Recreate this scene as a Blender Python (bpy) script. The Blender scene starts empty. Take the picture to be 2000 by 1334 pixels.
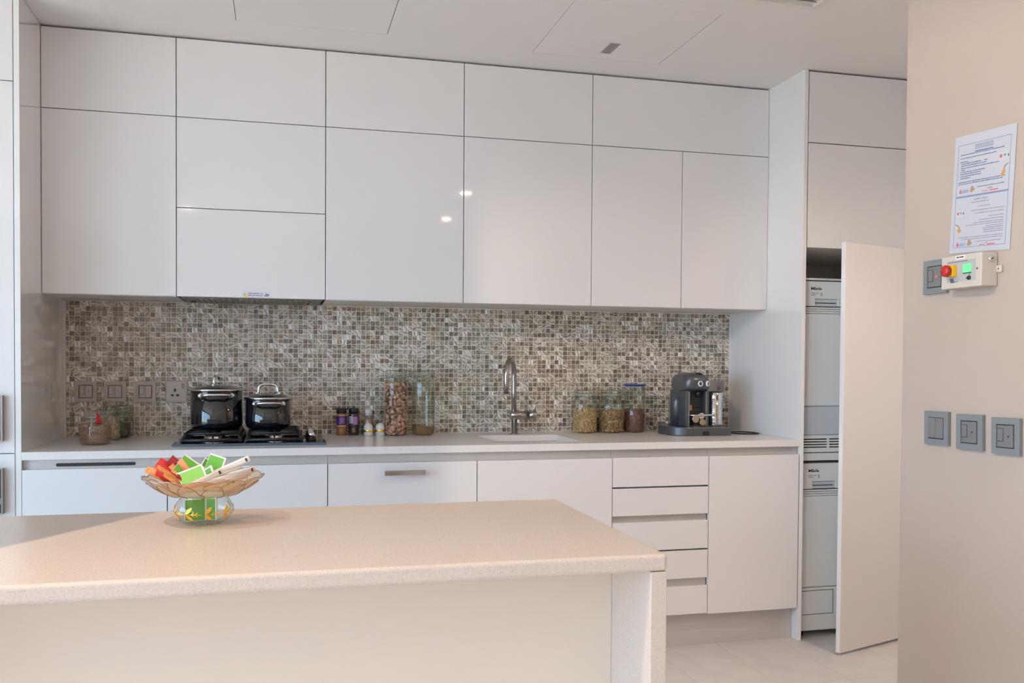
import bpy, bmesh, math, random
from mathutils import Vector, Matrix, Euler
R = math.radians
rnd = random.Random(7)
SC = bpy.context.scene
COL = SC.collection

# ------------------------------------------------------------------ camera
F_PX, PY, YAW, PITCH, ROLL = 1789.88, 750.23, -0.0, -0.02277, 0.00668
YAW = -0.249484
fw = Vector((-math.sin(YAW) * math.cos(PITCH), math.cos(YAW) * math.cos(PITCH), math.sin(PITCH)))
r0 = Vector((math.cos(YAW), math.sin(YAW), 0)); u0v = r0.cross(fw)
rt = r0 * math.cos(ROLL) + u0v * math.sin(ROLL); upv = -r0 * math.sin(ROLL) + u0v * math.cos(ROLL)
cam = bpy.data.cameras.new('camera'); cam_o = bpy.data.objects.new('camera', cam); COL.objects.link(cam_o)
cam.sensor_fit = 'HORIZONTAL'; cam.sensor_width = 36.0; cam.lens = F_PX / 2000 * 36
cam.shift_y = (PY - 667) / 2000; cam.clip_start = 0.05
M = Matrix((rt, upv, -fw)).transposed().to_4x4(); M.translation = Vector((-0.18744, -3.65788, 1.2413))
cam_o.matrix_world = M
SC.camera = cam_o

# ------------------------------------------------------------------ exposure, sky and big lights
vs = SC.view_settings
vs.view_transform = 'Standard'; vs.look = 'None'; vs.gamma = 1.0; vs.use_curve_mapping = False; vs.exposure = -0.37
cy = SC.cycles
cy.use_denoising = True; cy.caustics_reflective = False; cy.caustics_refractive = False
cy.max_bounces = 10; cy.diffuse_bounces = 6; cy.glossy_bounces = 5; cy.transparent_max_bounces = 16; cy.transmission_bounces = 6
cy.sample_clamp_indirect = 4.0; cy.sample_clamp_direct = 0.0
SKY = (0.41, 0.69, 1.0); SKY_STRENGTH = 13.5; SUN_E = 28
WARM = (1.0, 0.74, 0.52)
w = bpy.data.worlds.new('sky'); SC.world = w; w.use_nodes = True
bg = w.node_tree.nodes['Background']; bg.inputs[0].default_value = (*SKY, 1); bg.inputs[1].default_value = SKY_STRENGTH

def lamp(kind, name, loc, energy, color, **kw):
    l = bpy.data.lights.new(name, kind); l.energy = energy; l.color = color
    for k, v in kw.items():
        if k != 'aim': setattr(l, k, v)
    o = bpy.data.objects.new(name, l); COL.objects.link(o); o.location = loc
    if 'aim' in kw: o.rotation_euler = (Vector(kw['aim']) - Vector(loc)).to_track_quat('-Z', 'Y').to_euler()
    return o

WIN_Y0, WIN_Y1, WIN_Z0, WIN_Z1, WALL_LX = -6.4, -0.95, 0.06, 2.35, -3.6
# sky portal in the window opening (lets the sky be sampled through it)
p = lamp('AREA', 'window_portal', (WALL_LX - 0.02, (WIN_Y0 + WIN_Y1) / 2, (WIN_Z0 + WIN_Z1) / 2), 1, (1, 1, 1), shape='RECTANGLE',
         size=WIN_Z1 - WIN_Z0, size_y=WIN_Y1 - WIN_Y0, aim=(0, (WIN_Y0 + WIN_Y1) / 2, (WIN_Z0 + WIN_Z1) / 2))
p.data.cycles.is_portal = True
sun = lamp('SUN', 'sun', (-20, -8, 20), SUN_E, (1.0, 0.86, 0.72), angle=R(0.6), aim=(-20 + 0.48, -8 + 0.18, 20 - 0.86))
# ceiling spot that lights the island
lamp('SPOT', 'island_spot', (-1.05, -2.48, 2.53), 140, (1.0, 0.78, 0.58), spot_size=R(104), spot_blend=0.25, shadow_soft_size=0.004, aim=(-0.05, -1.85, 0.9))

# ------------------------------------------------------------------ mesh helpers
class MB:
    def __init__(s): s.bm = bmesh.new()
    def box(s, x0, x1, y0, y1, z0, z1, bev=0, seg=2, M=None):
        m = Matrix.Translation(((x0 + x1) / 2, (y0 + y1) / 2, (z0 + z1) / 2)) @ Matrix.Diagonal((x1 - x0, y1 - y0, z1 - z0, 1))
        vs_ = bmesh.ops.create_cube(s.bm, size=1, matrix=m)['verts']
        if bev > 0:
            es = list({e for v in vs_ for e in v.link_edges})
            out = bmesh.ops.bevel(s.bm, geom=es, offset=bev, segments=seg, affect='EDGES', profile=0.5, clamp_overlap=True)
            vs_ = list({v for f in out['faces'] for v in f.verts} | {v for v in vs_ if v.is_valid})
        if M is not None: bmesh.ops.transform(s.bm, matrix=M, verts=vs_)
        return s
    def lathe(s, pts, c=(0, 0, 0), seg=32, M=None, smooth=True):
        c = Vector(c); rings = []
        for r, z in pts:
            if r < 1e-6: rings.append([s.bm.verts.new((0, 0, z))])
            else: rings.append([s.bm.verts.new((r * math.cos(2 * math.pi * i / seg), r * math.sin(2 * math.pi * i / seg), z)) for i in range(seg)])
        for a, b in zip(rings, rings[1:]):
            for i in range(seg):
                j = (i + 1) % seg
                if len(a) == 1 and len(b) == 1: continue
                if len(a) == 1: vs_ = (a[0], b[j], b[i])
                elif len(b) == 1: vs_ = (a[i], a[j], b[0])
                else: vs_ = (a[i], a[j], b[j], b[i])
                f = s.bm.faces.new(vs_); f.smooth = smooth
        vv = [v for r_ in rings for v in r_]
        if M is not None: bmesh.ops.transform(s.bm, matrix=M, verts=vv)
        bmesh.ops.translate(s.bm, vec=c, verts=vv)
        return s
    def tube(s, pts, r, seg=10, closed=False):
        pts = [Vector(p) for p in pts]; n = len(pts); rs = r if isinstance(r, (list, tuple)) else [r] * n
        T = []
        for i in range(n):
            a = pts[(i - 1) % n] if (closed or i > 0) else pts[0]; b = pts[(i + 1) % n] if (closed or i < n - 1) else pts[-1]
            T.append((b - a).normalized())
        up = Vector((0, 0, 1)) if abs(T[0].z) < 0.9 else Vector((1, 0, 0))
        N = T[0].cross(up).normalized(); rings = []
        for i in range(n):
            N = (N - T[i] * N.dot(T[i])).normalized(); B = T[i].cross(N)
            rings.append([s.bm.verts.new(pts[i] + (N * math.cos(2 * math.pi * k / seg) + B * math.sin(2 * math.pi * k / seg)) * rs[i]) for k in range(seg)])
        m = n if closed else n - 1
        for i in range(m):
            a, b = rings[i], rings[(i + 1) % n]
            for k in range(seg):
                f = s.bm.faces.new((a[k], a[(k + 1) % seg], b[(k + 1) % seg], b[k])); f.smooth = True
        if not closed:
            s.bm.faces.new(list(reversed(rings[0]))); s.bm.faces.new(rings[-1])
        return s
    def cyl(s, a, b, r, seg=24): return s.tube([a, b], r, seg)
    def prism(s, poly, axis, a, b, M=None):
        def P(u, v, t):
            return {'X': (t, u, v), 'Y': (u, t, v), 'Z': (u, v, t)}[axis]
        A = [s.bm.verts.new(P(u, v, a)) for u, v in poly]; B = [s.bm.verts.new(P(u, v, b)) for u, v in poly]
        s.bm.faces.new(A); s.bm.faces.new(list(reversed(B)))
        for i in range(len(poly)):
            j = (i + 1) % len(poly); s.bm.faces.new((A[j], A[i], B[i], B[j]))
        if M is not None: bmesh.ops.transform(s.bm, matrix=M, verts=A + B)
        return s
    def ball(s, c, r, sub=1, M=None):
        m = Matrix.Translation(c) @ (M if M is not None else Matrix()) @ Matrix.Diagonal((*(r if isinstance(r, (tuple, list)) else (r, r, r)), 1))
        for v in bmesh.ops.create_icosphere(s.bm, subdivisions=sub, radius=1, matrix=m)['verts']:
            for f in v.link_faces: f.smooth = True
        return s
    def holed(s, x0, x1, y0, y1, z0, z1, holes, axis='Z'):
        """slab in the plane across `axis` with rectangular holes (u0,u1,v0,v1)"""
        us = sorted({x0, x1, *[h[0] for h in holes], *[h[1] for h in holes]}); vs_ = sorted({y0, y1, *[h[2] for h in holes], *[h[3] for h in holes]})
        def P(u, v, t): return {'X': (t, u, v), 'Y': (u, t, v), 'Z': (u, v, t)}[axis]
        cache = {}
        def V(u, v, t):
            k = (u, v, t)
            if k not in cache: cache[k] = s.bm.verts.new(P(u, v, t))
            return cache[k]
        def solid(i, j):
            if i < 0 or j < 0 or i >= len(us) - 1 or j >= len(vs_) - 1: return False
            cu, cv = (us[i] + us[i + 1]) / 2, (vs_[j] + vs_[j + 1]) / 2
            return not any(h[0] < cu < h[1] and h[2] < cv < h[3] for h in holes)
        for i in range(len(us) - 1):
            for j in range(len(vs_) - 1):
                if not solid(i, j): continue
                a, b, c, d = us[i], us[i + 1], vs_[j], vs_[j + 1]
                for t in (z0, z1): s.bm.faces.new((V(a, c, t), V(b, c, t), V(b, d, t), V(a, d, t)))
                for (di, dj, e) in ((-1, 0, ((a, c), (a, d))), (1, 0, ((b, c), (b, d))), (0, -1, ((a, c), (b, c))), (0, 1, ((a, d), (b, d)))):
                    if not solid(i + di, j + dj):
                        s.bm.faces.new((V(*e[0], z0), V(*e[1], z0), V(*e[1], z1), V(*e[0], z1)))
        return s
    def text(s, body, size, M, align='LEFT', bold=0.0, shear=0.0, sx=1.0):
        c = bpy.data.curves.new('txt', 'FONT'); c.body = body; c.size = size; c.align_x = align; c.offset = bold; c.shear = shear
        c.resolution_u = 3
        o = bpy.data.objects.new('txt', c); COL.objects.link(o)
        dg = bpy.context.evaluated_depsgraph_get(); me = bpy.data.meshes.new_from_object(o.evaluated_get(dg))
        me.transform(M @ Matrix.Diagonal((sx, 1, 1, 1))); s.bm.from_mesh(me)
        bpy.data.objects.remove(o); bpy.data.curves.remove(c); bpy.data.meshes.remove(me)
        return s
    def xf(s, M): bmesh.ops.transform(s.bm, matrix=M, verts=list(s.bm.verts)); return s
    def build(s, name, mat, parent=None, local=False, normals=True):
        if parent is not None and not local:
            bmesh.ops.translate(s.bm, vec=-origin(parent), verts=list(s.bm.verts))
        if normals: bmesh.ops.recalc_face_normals(s.bm, faces=list(s.bm.faces))
        me = bpy.data.meshes.new(name); s.bm.to_mesh(me); s.bm.free()
        if mat: me.materials.append(mat)
        o = bpy.data.objects.new(name, me); COL.objects.link(o)
        if parent is not None: o.parent = parent
        return o

def origin(o):
    v = Vector((0, 0, 0))
    while o is not None: v += o.location; o = o.parent
    return v
def thing(name, label, cat, loc=(0, 0, 0), group=None, rotz=0.0):
    o = bpy.data.objects.new(name, None); COL.objects.link(o); o.location = loc; o.rotation_euler = (0, 0, rotz); o.empty_display_size = 0.05
    o['label'] = label; o['category'] = cat
    if group: o['group'] = group
    return o
def tag(o, label, cat, group=None):
    o['label'] = label; o['category'] = cat
    if group: o['group'] = group
    return o
def struct(name, mb, mat):
    o = mb.build(name, mat); o['kind'] = 'structure'; return o
def copy_tree(o, parent=None):
    c = o.copy(); COL.objects.link(c); c.parent = parent
    for ch in list(o.children): copy_tree(ch, c)
    return c
def B(*a, **k): return MB().box(*a, **k)

# ------------------------------------------------------------------ materials
def mat(name, col, rough=0.5, metal=0.0, spec=0.5, coat=0.0, emis=None, es=0.0):
    m = bpy.data.materials.new(name); m.use_nodes = True; b = m.node_tree.nodes['Principled BSDF']
    b.inputs['Base Color'].default_value = (*col, 1); b.inputs['Roughness'].default_value = rough; b.inputs['Metallic'].default_value = metal
    b.inputs['Specular IOR Level'].default_value = spec; b.inputs['Coat Weight'].default_value = coat; b.inputs['Coat Roughness'].default_value = 0.03
    if emis: b.inputs['Emission Color'].default_value = (*emis, 1); b.inputs['Emission Strength'].default_value = es
    return m
class N:
    def __init__(s, m): s.t = m.node_tree; s.b = s.t.nodes.get('Principled BSDF')
    def new(s, ty, **kw):
        n = s.t.nodes.new(ty)
        for k, v in kw.items(): setattr(n, k, v)
        return n
    def link(s, a, b): s.t.links.new(a, b)
    def ramp(s, fac, stops):
        r = s.new('ShaderNodeValToRGB'); e = r.color_ramp.elements
        while len(e) < len(stops): e.new(0.5)
        for q, (p_, c) in zip(e, stops): q.position = p_; q.color = (*c, 1)
        s.link(fac, r.inputs[0]); return r
    def math(s, op, a, b=None, c=None):
        n = s.new('ShaderNodeMath', operation=op)
        for i, v in enumerate((a, b, c)):
            if v is None: continue
            if isinstance(v, (int, float)): n.inputs[i].default_value = v
            else: s.link(v, n.inputs[i])
        return n.outputs[0]
def noisy(name, c1, c2, scale, rough=0.5, metal=0.0, bump=0.0, detail=3, coord='Object', stretch=None, coat=0.0, lo=0.35, hi=0.65):
    m = mat(name, c1, rough, metal, coat=coat); n = N(m); tc = n.new('ShaderNodeTexCoord'); tex = n.new('ShaderNodeTexNoise')
    tex.inputs['Scale'].default_value = scale; tex.inputs['Detail'].default_value = detail
    src = tc.outputs[coord]
    if stretch:
        mp = n.new('ShaderNodeMapping'); mp.inputs['Scale'].default_value = stretch; n.link(src, mp.inputs[0]); src = mp.outputs[0]
    n.link(src, tex.inputs['Vector'])
    r = n.ramp(tex.outputs[0], [(lo, c1), (hi, c2)]); n.link(r.outputs[0], n.b.inputs['Base Color'])
    if bump:
        bp = n.new('ShaderNodeBump'); bp.inputs['Strength'].default_value = bump; bp.inputs['Distance'].default_value = 0.001
        n.link(tex.outputs[0], bp.inputs['Height']); n.link(bp.outputs[0], n.b.inputs['Normal'])
    return m
def quartz(name, base, dark, light, rough):
    m = mat(name, base, rough); n = N(m); tc = n.new('ShaderNodeTexCoord')
    v1 = n.new('ShaderNodeTexVoronoi'); v1.inputs['Scale'].default_value = 560; n.link(tc.outputs['Object'], v1.inputs['Vector'])
    v2 = n.new('ShaderNodeTexNoise'); v2.inputs['Scale'].default_value = 330; v2.inputs['Detail'].default_value = 2; n.link(tc.outputs['Object'], v2.inputs['Vector'])
    r1 = n.ramp(v1.outputs['Color'], [(0.0, dark), (0.05, dark), (0.11, base), (0.8, base), (0.9, light)])
    r2 = n.ramp(v2.outputs[0], [(0.35, (0.93, 0.93, 0.93)), (0.65, (1.03, 1.03, 1.03))])
    mx = n.new('ShaderNodeMix', data_type='RGBA', blend_type='MULTIPLY'); mx.inputs[0].default_value = 1
    n.link(r1.outputs[0], mx.inputs[6]); n.link(r2.outputs[0], mx.inputs[7]); n.link(mx.outputs[2], n.b.inputs['Base Color'])
    return m
def glass(name, tint, refl=0.045, rough=0.0):
    m = bpy.data.materials.new(name); m.use_nodes = True; t = m.node_tree; t.nodes.clear(); n = N(m)
    out = n.new('ShaderNodeOutputMaterial'); tr = n.new('ShaderNodeBsdfTransparent'); gl = n.new('ShaderNodeBsdfGlossy'); mx = n.new('ShaderNodeMixShader')
    lw = n.new('ShaderNodeLayerWeight'); lw.inputs['Blend'].default_value = 0.5
    f = n.math('POWER', lw.outputs['Facing'], 4.0); f = n.math('MULTIPLY_ADD', f, 0.75, refl)
    gl.inputs['Roughness'].default_value = rough; gl.inputs['Color'].default_value = (1, 1, 1, 1)
    edge = n.math('POWER', lw.outputs['Facing'], 2.5)
    mc = n.new('ShaderNodeMix', data_type='RGBA'); n.link(edge, mc.inputs[0]); mc.inputs[6].default_value = (*tint, 1); mc.inputs[7].default_value = (*[c * 0.62 for c in tint], 1)
    n.link(mc.outputs[2], tr.inputs[0])
    n.link(f, mx.inputs[0]); n.link(tr.outputs[0], mx.inputs[1]); n.link(gl.outputs[0], mx.inputs[2]); n.link(mx.outputs[0], out.inputs[0])
    return m

m_lacq = mat('white_lacquer', (0.80, 0.775, 0.765), 0.05, spec=0.5, coat=0.3)
m_lacq_side = mat('white_lacquer_panel', (0.84, 0.825, 0.81), 0.035, spec=0.5, coat=0.9)
m_carc = mat('white_melamine', (0.74, 0.72, 0.69), 0.4)
m_paint = noisy('wall_paint', (0.74, 0.655, 0.59), (0.75, 0.665, 0.60), 6, 0.75)
m_ceil = noisy('ceiling_paint', (0.80, 0.775, 0.765), (0.81, 0.785, 0.775), 3, 0.85)
m_alu = noisy('brushed_aluminium', (0.60, 0.575, 0.55), (0.64, 0.615, 0.59), 8, 0.36, 0.4, stretch=(1, 1, 60))
m_kick = noisy('brushed_plinth', (0.62, 0.58, 0.55), (0.66, 0.62, 0.59), 8, 0.4, 0.35, stretch=(1, 1, 60))
m_steel = mat('brushed_steel', (0.42, 0.39, 0.37), 0.27, 1.0)
m_chrome = mat('chrome', (0.78, 0.77, 0.76), 0.08, 1.0)
m_top = quartz('grey_quartz', (0.80, 0.77, 0.745), (0.72, 0.69, 0.665), (0.85, 0.825, 0.80), 0.2)
m_isl = quartz('cream_quartz', (0.635, 0.535, 0.46), (0.44, 0.37, 0.315), (0.69, 0.60, 0.53), 0.24)
m_islpanel = mat('back_painted_glass', (0.78, 0.66, 0.545), 0.07, spec=0.5)
m_tilefloor = noisy('porcelain_tile', (0.63, 0.59, 0.575), (0.69, 0.65, 0.635), 9, 0.28, detail=5)
m_grout = mat('floor_grout', (0.60, 0.57, 0.54), 0.8)
m_black = mat('black_plastic', (0.012, 0.012, 0.013), 0.35)
m_blackgl = mat('black_glass', (0.008, 0.009, 0.012), 0.03, spec=0.6)
m_iron = mat('cast_iron', (0.012, 0.012, 0.013), 0.42)
m_enamel = mat('black_enamel', (0.006, 0.007, 0.010), 0.06, spec=0.7, coat=0.3)
m_plate = mat('grey_switch_plate', (0.195, 0.205, 0.21), 0.45)
m_rock = mat('grey_switch_rocker', (0.165, 0.163, 0.16), 0.4)
m_plate2 = mat('beige_switch_plate', (0.46, 0.40, 0.36), 0.4)
m_rock2 = mat('beige_switch_rocker', (0.50, 0.44, 0.40), 0.4)
m_dark = mat('dark_gap', (0.03, 0.027, 0.025), 0.6)
m_white = mat('white_plastic', (0.75, 0.73, 0.70), 0.35)
m_appl = mat('white_appliance', (0.83, 0.84, 0.82), 0.35)
m_applgrey = mat('grey_appliance_flap', (0.64, 0.68, 0.71), 0.4)
m_glass = glass('clear_glass', (0.93, 0.96, 0.93))
m_glassgreen = glass('greenish_glass', (0.91, 0.945, 0.90))
m_amber = glass('amber_glass', (0.95, 0.71, 0.46), 0.08)
m_gold = mat('gold_paint', (0.95, 0.50, 0.05), 0.28, 0.55)
m_rubber = mat('grey_rubber_seal', (0.45, 0.47, 0.40), 0.6)
m_paper = mat('laminated_paper', (0.50, 0.50, 0.54), 0.3)
m_ink = mat('blue_ink', (0.10, 0.14, 0.28), 0.6)
m_inkgrey = mat('grey_ink', (0.25, 0.25, 0.30), 0.6)
m_redink = mat('red_ink', (0.75, 0.10, 0.10), 0.6)
m_blackink = mat('black_ink', (0.02, 0.02, 0.02), 0.6)
m_green = mat('green_paper', (0.13, 0.42, 0.045), 0.45)
m_whitepaper = mat('white_paper', (0.80, 0.75, 0.71), 0.5)
m_red = mat('red_foil', (0.55, 0.03, 0.03), 0.3)
m_orange = noisy('orange_foil', (0.62, 0.17, 0.04), (0.76, 0.38, 0.13), 60, 0.35)

# mosaic: one shell tile per cell, each with its own tone and grain direction
TP = 0.022; TX0, TZ0 = -1.0905, 0.9065
def mosaic_material():
    m = mat('shell_mosaic', (0.4, 0.35, 0.3), 0.22, coat=0.35); n = N(m)
    geo = n.new('ShaderNodeNewGeometry'); sep = n.new('ShaderNodeSeparateXYZ'); n.link(geo.outputs['Position'], sep.inputs[0])
    u = n.math('DIVIDE', n.math('SUBTRACT', sep.outputs['X'], TX0), TP); v = n.math('DIVIDE', n.math('SUBTRACT', sep.outputs['Z'], TZ0), TP)
    iu, iv = n.math('FLOOR', u), n.math('FLOOR', v)
    cell = n.new('ShaderNodeCombineXYZ'); n.link(iu, cell.inputs[0]); n.link(iv, cell.inputs[1])
    wn = n.new('ShaderNodeTexWhiteNoise', noise_dimensions='3D'); n.link(cell.outputs[0], wn.inputs['Vector'])
    sc = n.new('ShaderNodeSeparateColor'); n.link(wn.outputs['Color'], sc.inputs[0])
    ang = n.math('MULTIPLY', sc.outputs[0], 6.283)
    fu, fv = n.math('FRACT', u), n.math('FRACT', v)
    loc = n.new('ShaderNodeCombineXYZ'); n.link(fu, loc.inputs[0]); n.link(fv, loc.inputs[1]); n.link(n.math('MULTIPLY', sc.outputs[1], 40.0), loc.inputs[2])
    rot = n.new('ShaderNodeVectorRotate', rotation_type='Z_AXIS'); n.link(loc.outputs[0], rot.inputs['Vector']); n.link(ang, rot.inputs['Angle'])
    rot.inputs['Center'].default_value = (0.5, 0.5, 0)
    wv = n.new('ShaderNodeTexWave'); wv.inputs['Scale'].default_value = 0.42; wv.inputs['Distortion'].default_value = 2.4; wv.inputs['Detail'].default_value = 4.0
    wv.inputs['Detail Scale'].default_value = 2.2; n.link(rot.outputs[0], wv.inputs['Vector'])
    n.link(n.math('MULTIPLY', sc.outputs[2], 20.0), wv.inputs['Phase Offset'])
    tone = n.ramp(wn.outputs['Value'], [(0.0, (0.15, 0.108, 0.072)), (0.15, (0.235, 0.178, 0.122)), (0.40, (0.40, 0.325, 0.25)), (0.70, (0.54, 0.465, 0.39)), (0.90, (0.70, 0.635, 0.57)), (1.0, (0.95, 0.92, 0.89))])
    band = n.ramp(wv.outputs['Color'], [(0.0, (0.32, 0.29, 0.25)), (0.32, (0.88, 0.86, 0.84)), (0.75, (1.05, 1.05, 1.05)), (1.0, (1.7, 1.7, 1.68))])
    mx = n.new('ShaderNodeMix', data_type='RGBA', blend_type='MULTIPLY'); n.link(n.math('MULTIPLY_ADD', sc.outputs[1], 0.65, 0.35), mx.inputs[0])
    n.link(tone.outputs[0], mx.inputs[6]); n.link(band.outputs[0], mx.inputs[7])
    hue = n.new('ShaderNodeMix', data_type='RGBA'); n.link(n.math('MULTIPLY', sc.outputs[1], 0.22), hue.inputs[0]); n.link(mx.outputs[2], hue.inputs[6]); hue.inputs[7].default_value = (0.36, 0.40, 0.38, 1)
    n.link(hue.outputs[2], n.b.inputs['Base Color'])
    bp = n.new('ShaderNodeBump'); bp.inputs['Strength'].default_value = 0.4; bp.inputs['Distance'].default_value = 0.002; n.link(wv.outputs['Color'], bp.inputs['Height']); n.link(bp.outputs[0], n.b.inputs['Normal'])
    return m
m_mosaic = mosaic_material()
m_mgrout = mat('mosaic_grout', (0.86, 0.79, 0.70), 0.8)

# ------------------------------------------------------------------ the room
ZC, ZCE = 0.906, 2.5585
XL, XR = -1.0925, 2.0803
YB = 0.676
hatches = [(-0.3495, 0.2357, -0.50, 0.068), (0.8525, 1.4305, -0.478, 0.118)]
vent = (0.95, 1.742, -1.05, -0.612)
struct('ceiling', MB().holed(-4.0, 3.0, -7.4, 0.9, ZCE, ZCE + 0.022, [*hatches, vent]).box(-4.0, 3.0, -7.4, 0.9, ZCE + 0.06, ZCE + 0.2)
       .box(-4.0, 3.0, 0.8, 0.9, ZCE, ZCE + 0.1), m_ceil)
struct('wall_back', B(-4.0, 3.0, YB + 0.012, 0.9, 0, ZCE), m_paint)
struct('wall_left', MB().holed(-7.4, 0.9, 0, ZCE, WALL_LX - 0.2, WALL_LX, [(WIN_Y0, WIN_Y1, WIN_Z0, WIN_Z1)], axis='X'), m_paint)
struct('wall_front', B(-4.0, 3.0, -7.2, -7.0, 0, ZCE), m_paint)
struct('wall_right', B(1.49, 1.63, -7.2, -1.458, 0, ZCE, bev=0.004), noisy('beige_paint', (0.445, 0.36, 0.30), (0.455, 0.37, 0.31), 6, 0.75))
struct('wall_alcove', B(2.72, 3.0, -4.6, 0.9, 0, ZCE), m_paint)
struct('wall_passage', B(1.5, 3.0, -4.7, -4.5, 0, ZCE), m_paint)
struct('island_shadow_blocker', B(-1.10, -0.915, -2.262, -2.234, 0, ZCE, bev=0.003), m_paint)  # unseen panel added to cast the shadow on the island's back left
struct('ground', B(-40, 40, -40, 30, -0.6, -0.3), mat('terrace_stone', (0.62, 0.53, 0.43), 0.8))
# window frames and glass
def window(name, u0, u1, v0, v1, t, axis, n):
    f = MB(); d = 0.05
    def bx(a, b, c, e):
        return f.box(t - d / 2, t + d / 2, a, b, c, e) if axis == 'X' else f.box(a, b, t - d / 2, t + d / 2, c, e)
    bx(u0, u1, v0, v0 + 0.06); bx(u0, u1, v1 - 0.06, v1)
    for i in range(n + 1):
        c = u0 + (u1 - u0) * i / n; c = min(max(c, u0 + 0.03), u1 - 0.03); bx(c - 0.03, c + 0.03, v0, v1)
    o = f.build(name, mat('window_frame', (0.35, 0.36, 0.37), 0.4)); o['kind'] = 'structure'
    for i in range(n):
        a, b = u0 + (u1 - u0) * i / n + 0.03, u0 + (u1 - u0) * (i + 1) / n - 0.03
        g = MB()
        g.box(t - 0.004, t + 0.004, a, b, v0 + 0.06, v1 - 0.06) if axis == 'X' else g.box(a, b, t - 0.004, t + 0.004, v0 + 0.06, v1 - 0.06)
        g.build('pane', glass('window_glass', (0.97, 0.98, 0.98), 0.03), o)
window('window_1', WIN_Y0, WIN_Y1, WIN_Z0, WIN_Z1, WALL_LX - 0.12, 'X', 4)
# floor: porcelain tiles on a grout bed
fl = struct('floor', B(-3.9, 2.9, -7.3, 0.72, -0.1, -0.0015), m_grout)
tm = None
for i in range(-17, 5):
    for j in range(-11, 3):
        x, y = 1.7015 + 0.302 * i, -0.503 + 0.602 * j
        if x > 2.72 or y > 0.68 or y < -7.1: continue
        if tm is None:
            t0 = B(0.0015, 0.3005, 0.0015, 0.6005, -0.008, 0.0, bev=0.0008, seg=1).build('tile', m_tilefloor, fl, local=True); tm = t0.data; t0.location = (x, y, 0)
        else:
            o = bpy.data.objects.new('tile', tm); COL.objects.link(o); o.parent = fl; o.location = (x, y, 0)

# ceiling hatches, their sticker, and the air vent
for (a, b, c, d), lab in zip(hatches, ('flush white ceiling access hatch above the hob, with no sticker', 'flush white ceiling access hatch with a small grey sticker, above the sink')):
    t = thing('ceiling_hatch', lab, 'hatch', ((a + b) / 2, (c + d) / 2, ZCE), group='ceiling access hatches')
    B(a + 0.0025, b - 0.0025, c + 0.0025, d - 0.0025, ZCE, ZCE + 0.018, bev=0.001, seg=1).build('hatch_panel', m_ceil, t)
    B(a - 0.01, b + 0.01, c - 0.01, d + 0.01, ZCE + 0.024, ZCE + 0.05).build('hatch_frame', mat('hatch_frame', (0.22, 0.21, 0.2), 0.7), t)
Mst = Matrix.Translation((1.154, -0.018, ZCE - 0.0006)) @ Matrix.Rotation(R(1), 4, 'Z')
s = MB().box(-0.0225, 0.0225, -0.062, 0.062, -0.0005, 0.0005, M=Mst).build('sticker', mat('grey_sticker', (0.32, 0.29, 0.31), 0.4), t)
mb = MB()
for k in range(7): mb.box(-0.017, 0.017 - 0.006 * (k % 3), -0.05 + 0.014 * k, -0.046 + 0.014 * k, -0.0009, -0.0005, M=Mst)
mb.box(-0.012, 0.012, 0.048, 0.057, -0.0009, -0.0005, M=Mst)
mb.build('print', mat('sticker_print', (0.18, 0.16, 0.17), 0.5), s)
t = thing('air_vent', 'white ceiling air vent with narrow slats by the right wall', 'vent', (1.35, -0.83, ZCE))
MB().holed(vent[0] + 0.002, vent[1] - 0.002, vent[2] + 0.002, vent[3] - 0.002, ZCE - 0.004, ZCE + 0.02, [(vent[0] + 0.03, 1.33, vent[2] + 0.03, vent[3] - 0.03), (1.355, vent[1] - 0.03, vent[2] + 0.03, vent[3] - 0.03)]).build('vent_frame', m_white, t)
for k in range(13):
    y = vent[2] + 0.045 + 0.029 * k
    MB().box(vent[0] + 0.03, vent[1] - 0.03, -0.011, 0.011, -0.0015, 0.0015, M=Matrix.Translation((0, y, ZCE + 0.008)) @ Matrix.Rotation(R(38), 4, 'X')).build('slat', m_white, t)
# recessed downlights (their reflections show in the wall cabinets), plus two added fill lamps
m_lampface = mat('lamp_face', (1, 1, 1), 0.4, emis=(1.0, 0.80, 0.60), es=70)
for k, (x, y, lab) in enumerate([(-0.95, -4.1, 'recessed downlight in the ceiling behind the island, on the window side'), (1.30, -4.04, 'recessed downlight in the ceiling by the right wall, behind the camera'),
                    (1.22, -2.75, 'recessed downlight in the ceiling by the right wall, beside the notice'), (2.25, -1.35, 'white can light added on the unseen passage ceiling as warm fill, by the tall cabinet'), (0.2, -5.6, 'white can light added as fill on the unseen ceiling far behind the camera')]):
    t = thing('downlight', lab, 'lamp', (x, y, ZCE), group='ceiling downlights')
    deep = k in (3, 4)   # unseen cans added for warm fill, lamps sunk deep to avoid reflections
    if deep: MB().lathe([(0.050, 0.0), (0.050, -0.10), (0.056, -0.10), (0.058, -0.098), (0.058, 0.0)], (x, y, ZCE - 0.0005), 28).build('can', m_white, t)
    else: MB().lathe([(0.045, -0.001), (0.056, -0.003), (0.060, 0.0), (0.060, 0.001)], (x, y, ZCE), 24).build('trim_ring', m_white, t)
    MB().lathe([(0, -0.0015), (0.045, -0.0015), (0.045, 0.0005)], (x, y, ZCE - (0.001 if deep else 0)), 24).build('lamp_face', m_lampface, t)
    e = [66, 48, 42, 88, 70][k]
    l = lamp('SPOT', 'downlight_beam', (x, y, ZCE - (0.11 if deep else 0.006)), e, (1.0, 0.82, 0.66) if k == 3 else WARM, spot_size=R(150) if k == 3 else R(120), spot_blend=0.9, shadow_soft_size=0.03, aim=(x, y, 0))

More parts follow.
